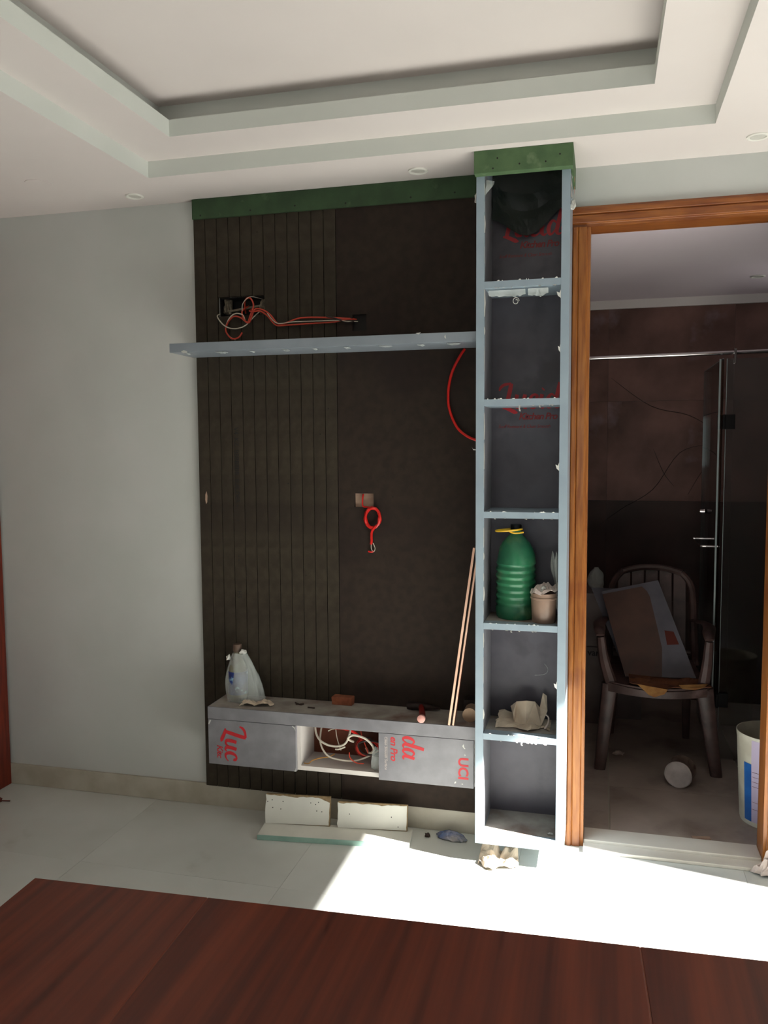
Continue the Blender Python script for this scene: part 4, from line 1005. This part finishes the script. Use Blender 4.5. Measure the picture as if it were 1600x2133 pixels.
for nm, pts in (('foam_tongue', [(.175, .785, .432), (.31, .768, .42), (.295, .757, .400), (.250, .755, .383), (.225, .760, .392)]), ('foam_tongue', [(.36, .80, .436), (.49, .81, .446), (.47, .785, .436), (.43, .775, .424), (.375, .778, .425)])):
    a = MB(); n_ = len(pts); a.poly([*pts, *[(p[0], p[1]+.005, p[2]-.002) for p in pts]], [tuple(range(n_)), tuple(range(2*n_-1, n_-1, -1))]+[(i, (i+1) % n_, n_+(i+1) % n_, n_+i) for i in range(n_)])
    a.build(nm, m_foam, cs)
# cartons and plastic bag on them
ca = thing('carton', (-.10, 1.62, 0), 'grey cardboard carton with black lettering, lower of the stack left of the chair', 'carton')
t = MB(); t.box(-.32, .030, 1.48, 1.80, 0, .43, bev=.002); t.build('body', m_carton, ca)
t = MB(); plain(t.bm, 'var', textM(-.062, 1.4792, .385, .05), bold=.02); t.build('black_lettering', m_black, ca, recalc=False)
t = MB(); t.box(-.32, .018, 1.50, 1.80, .431, .73, bev=.002); tag(t.build('carton', m_carton), 'plain grey carton, upper of the stack left of the chair', 'carton')
t = MB(); t.box(.095, .235, 1.60, 1.80, 0, .20, bev=.002); tag(t.build('small_carton', m_carton), 'small pale box standing on the floor behind the chair legs', 'carton')
t = MB()
def pbag(u, v):
    a_ = 2*pi*u; r = (.25+.75*sin(pi*min(1, v*1.05+.02))**.7); k = 1+.2*noise.noise(Vector((cos(a_)*2, sin(a_)*2, v*3)))
    return (-.022+.045*r*k*cos(a_), 1.57+.04*r*k*sin(a_), .7315+.135*v)
sheet(t, pbag, 24, 12, .0008); tag(t.build('plastic_bag', m_film), 'small grey translucent plastic bag on top of the carton stack', 'bag')
# tin on the floor
tn = thing('paint_tin', (.36, .70, 0), 'short grubby white tin lying on its side on the floor beyond the doorway', 'tin')
Tt = Matrix.Translation((.352, .655, .0615)) @ Matrix.Rotation(radians(-16), 4, 'Z') @ Matrix.Rotation(-pi/2, 4, 'X')
t = MB(); t.lathe([(.0605, .004), (.0615, .010), (.0585, .014), (.0585, .085), (.0612, .09), (.0612, .097), (.057, .097), (.0001, .096)], 0, 0, 0, n=36, M=Tt); t.build('side_wall', m_cups, tn, smooth=True)
t = MB(); t.lathe([(.0001, 0), (.052, 0), (.056, -.002), (.0605, .001), (.0605, .0045)], 0, 0, 0, n=36, M=Tt, wob=lambda a_, z_: 1+.012*sin(5*a_)); t.build('end_disc', m_cupw, tn, smooth=True)
# bucket
ux, uy = .706, .415
bu = thing('paint_bucket', (ux, uy, 0), 'open white paint bucket with blue and lilac label behind the right jamb', 'bucket')
t = MB(); R0, R1, HB = .128, .148, .372
pr_ = [(.0001, .004), (R0-.004, .004), (R0, 0), (R0+.002, .01), (R1-.004, HB-.03), (R1-.0035, HB-.026), (R1-.002, HB-.004), (R1-.003, HB), (R1-.006, HB), (R1-.010, HB-.03), (R0-.006, .012), (.0001, .010)]
t.lathe(pr_, ux, uy, 0, n=48, wob=lambda a_, z_: 1+(.03*cos(2*a_+.6)*max(0, (z_-.3)/.07) if z_ > .3 else .0)); t.build('body', m_bucket, bu, smooth=True)
def wrap(a0, a1, z0, z1, m_, nm, off=.0012):
    a = MB()
    def fn(u, v):
        z_ = z0+(z1-z0)*v; r_ = R0+.002+(R1-.004-R0-.002)*(z_-.01)/(HB-.04)+off; a_ = a0+(a1-a0)*u
        r_ *= 1+.03*cos(2*a_+.6)*max(0, (z_-.3)/.07) if z_ > .3 else 1
        return (ux+r_*cos(a_), uy+r_*sin(a_), z_)
    sheet(a, fn, 10, 10, .0005); return a.build(nm, m_, bu, smooth=True)
wrap(radians(206), radians(222), .02, .26, m_bblue, 'blue_label')
wrap(radians(222), radians(268), .02, .36, m_blilac, 'lilac_label')
t = MB()
for k, z_ in enumerate((.075, .105, .17, .19, .21, .23)):
    a0 = radians(224); r_ = R0+.002+(R1-.006-R0)*(z_-.01)/(HB-.04)+.002
    t.tube([(ux+r_*cos(a0+.09*i), uy+r_*sin(a0+.09*i), z_) for i in range(6)], .0007, n=4, smooth=1)
t.build('label_lines', m_stripd, bu)
t = MB(); crumple(t, .10, 1.02, 0, .05, .04, .018, 4, sub=2); tag(t.build('wrapper_scrap', m_wpaper), 'small pale wrapper scrap on the floor under the chair', 'scrap')
t = MB(); t.box(-.035, .035, -.012, .012, 0, .003, M=Matrix.Translation((.40, .17, .0003)) @ Matrix.Rotation(.15, 4, 'Z')); tag(t.build('plaster_flake', m_plaster), 'thin pale plaster flake on the floor just inside the threshold', 'scrap')

# ================================================================== TABLE IN THE FOREGROUND
tt = thing('wooden_table', (.1, -2.4, 0), 'large dark red-brown veneered table top in the foreground', 'table')
TZ = .75
Tt = Matrix.Translation((-1.015, -1.940, 0)) @ Matrix.Rotation(radians(2.5), 4, 'Z')
LEN, DEP = 2.3, .95
edges = [0, .3455, 1.086, 1.83, LEN]
for i in range(4):
    t = MB(); t.box(edges[i]+(.0008 if i else 0), edges[i+1]-(.0008 if i < 3 else 0), -DEP, 0, TZ-.03, TZ, M=Tt, bev=.0012)
    t.build('top_leaf', m_table, tt)
for e in edges[1:4]:
    t = MB(); t.box(e-.0007, e+.0007, -DEP+.001, -.001, TZ-.02, TZ-.0006, M=Tt); t.build('seam', m_seam, tt)
t = MB(); t.box(.06, LEN-.06, -.08, -.05, TZ-.11, TZ-.0305, M=Tt); t.box(.06, LEN-.06, -DEP+.05, -DEP+.08, TZ-.11, TZ-.0305, M=Tt); t.build('apron', m_redwood, tt)
for a_, b_ in ((.06, -.12), (LEN-.13, -.12), (.06, -DEP+.05), (LEN-.13, -DEP+.05)):
    t = MB(); t.box(a_, a_+.07, b_, b_+.07, 0, TZ-.0305, M=Tt, bev=.003); t.build('leg', m_redwood, tt)

# tiny repeated marks, too small to pick apart one by one
for o in bpy.data.objects:
    if o.type == 'MESH' and o.name.split('.')[0] in {'film_scrap', 'screw_hole', 'nail_hole', 'drill_hole', 'rubble', 'label_lines', 'loose_film'}:
        o['kind'] = 'stuff'
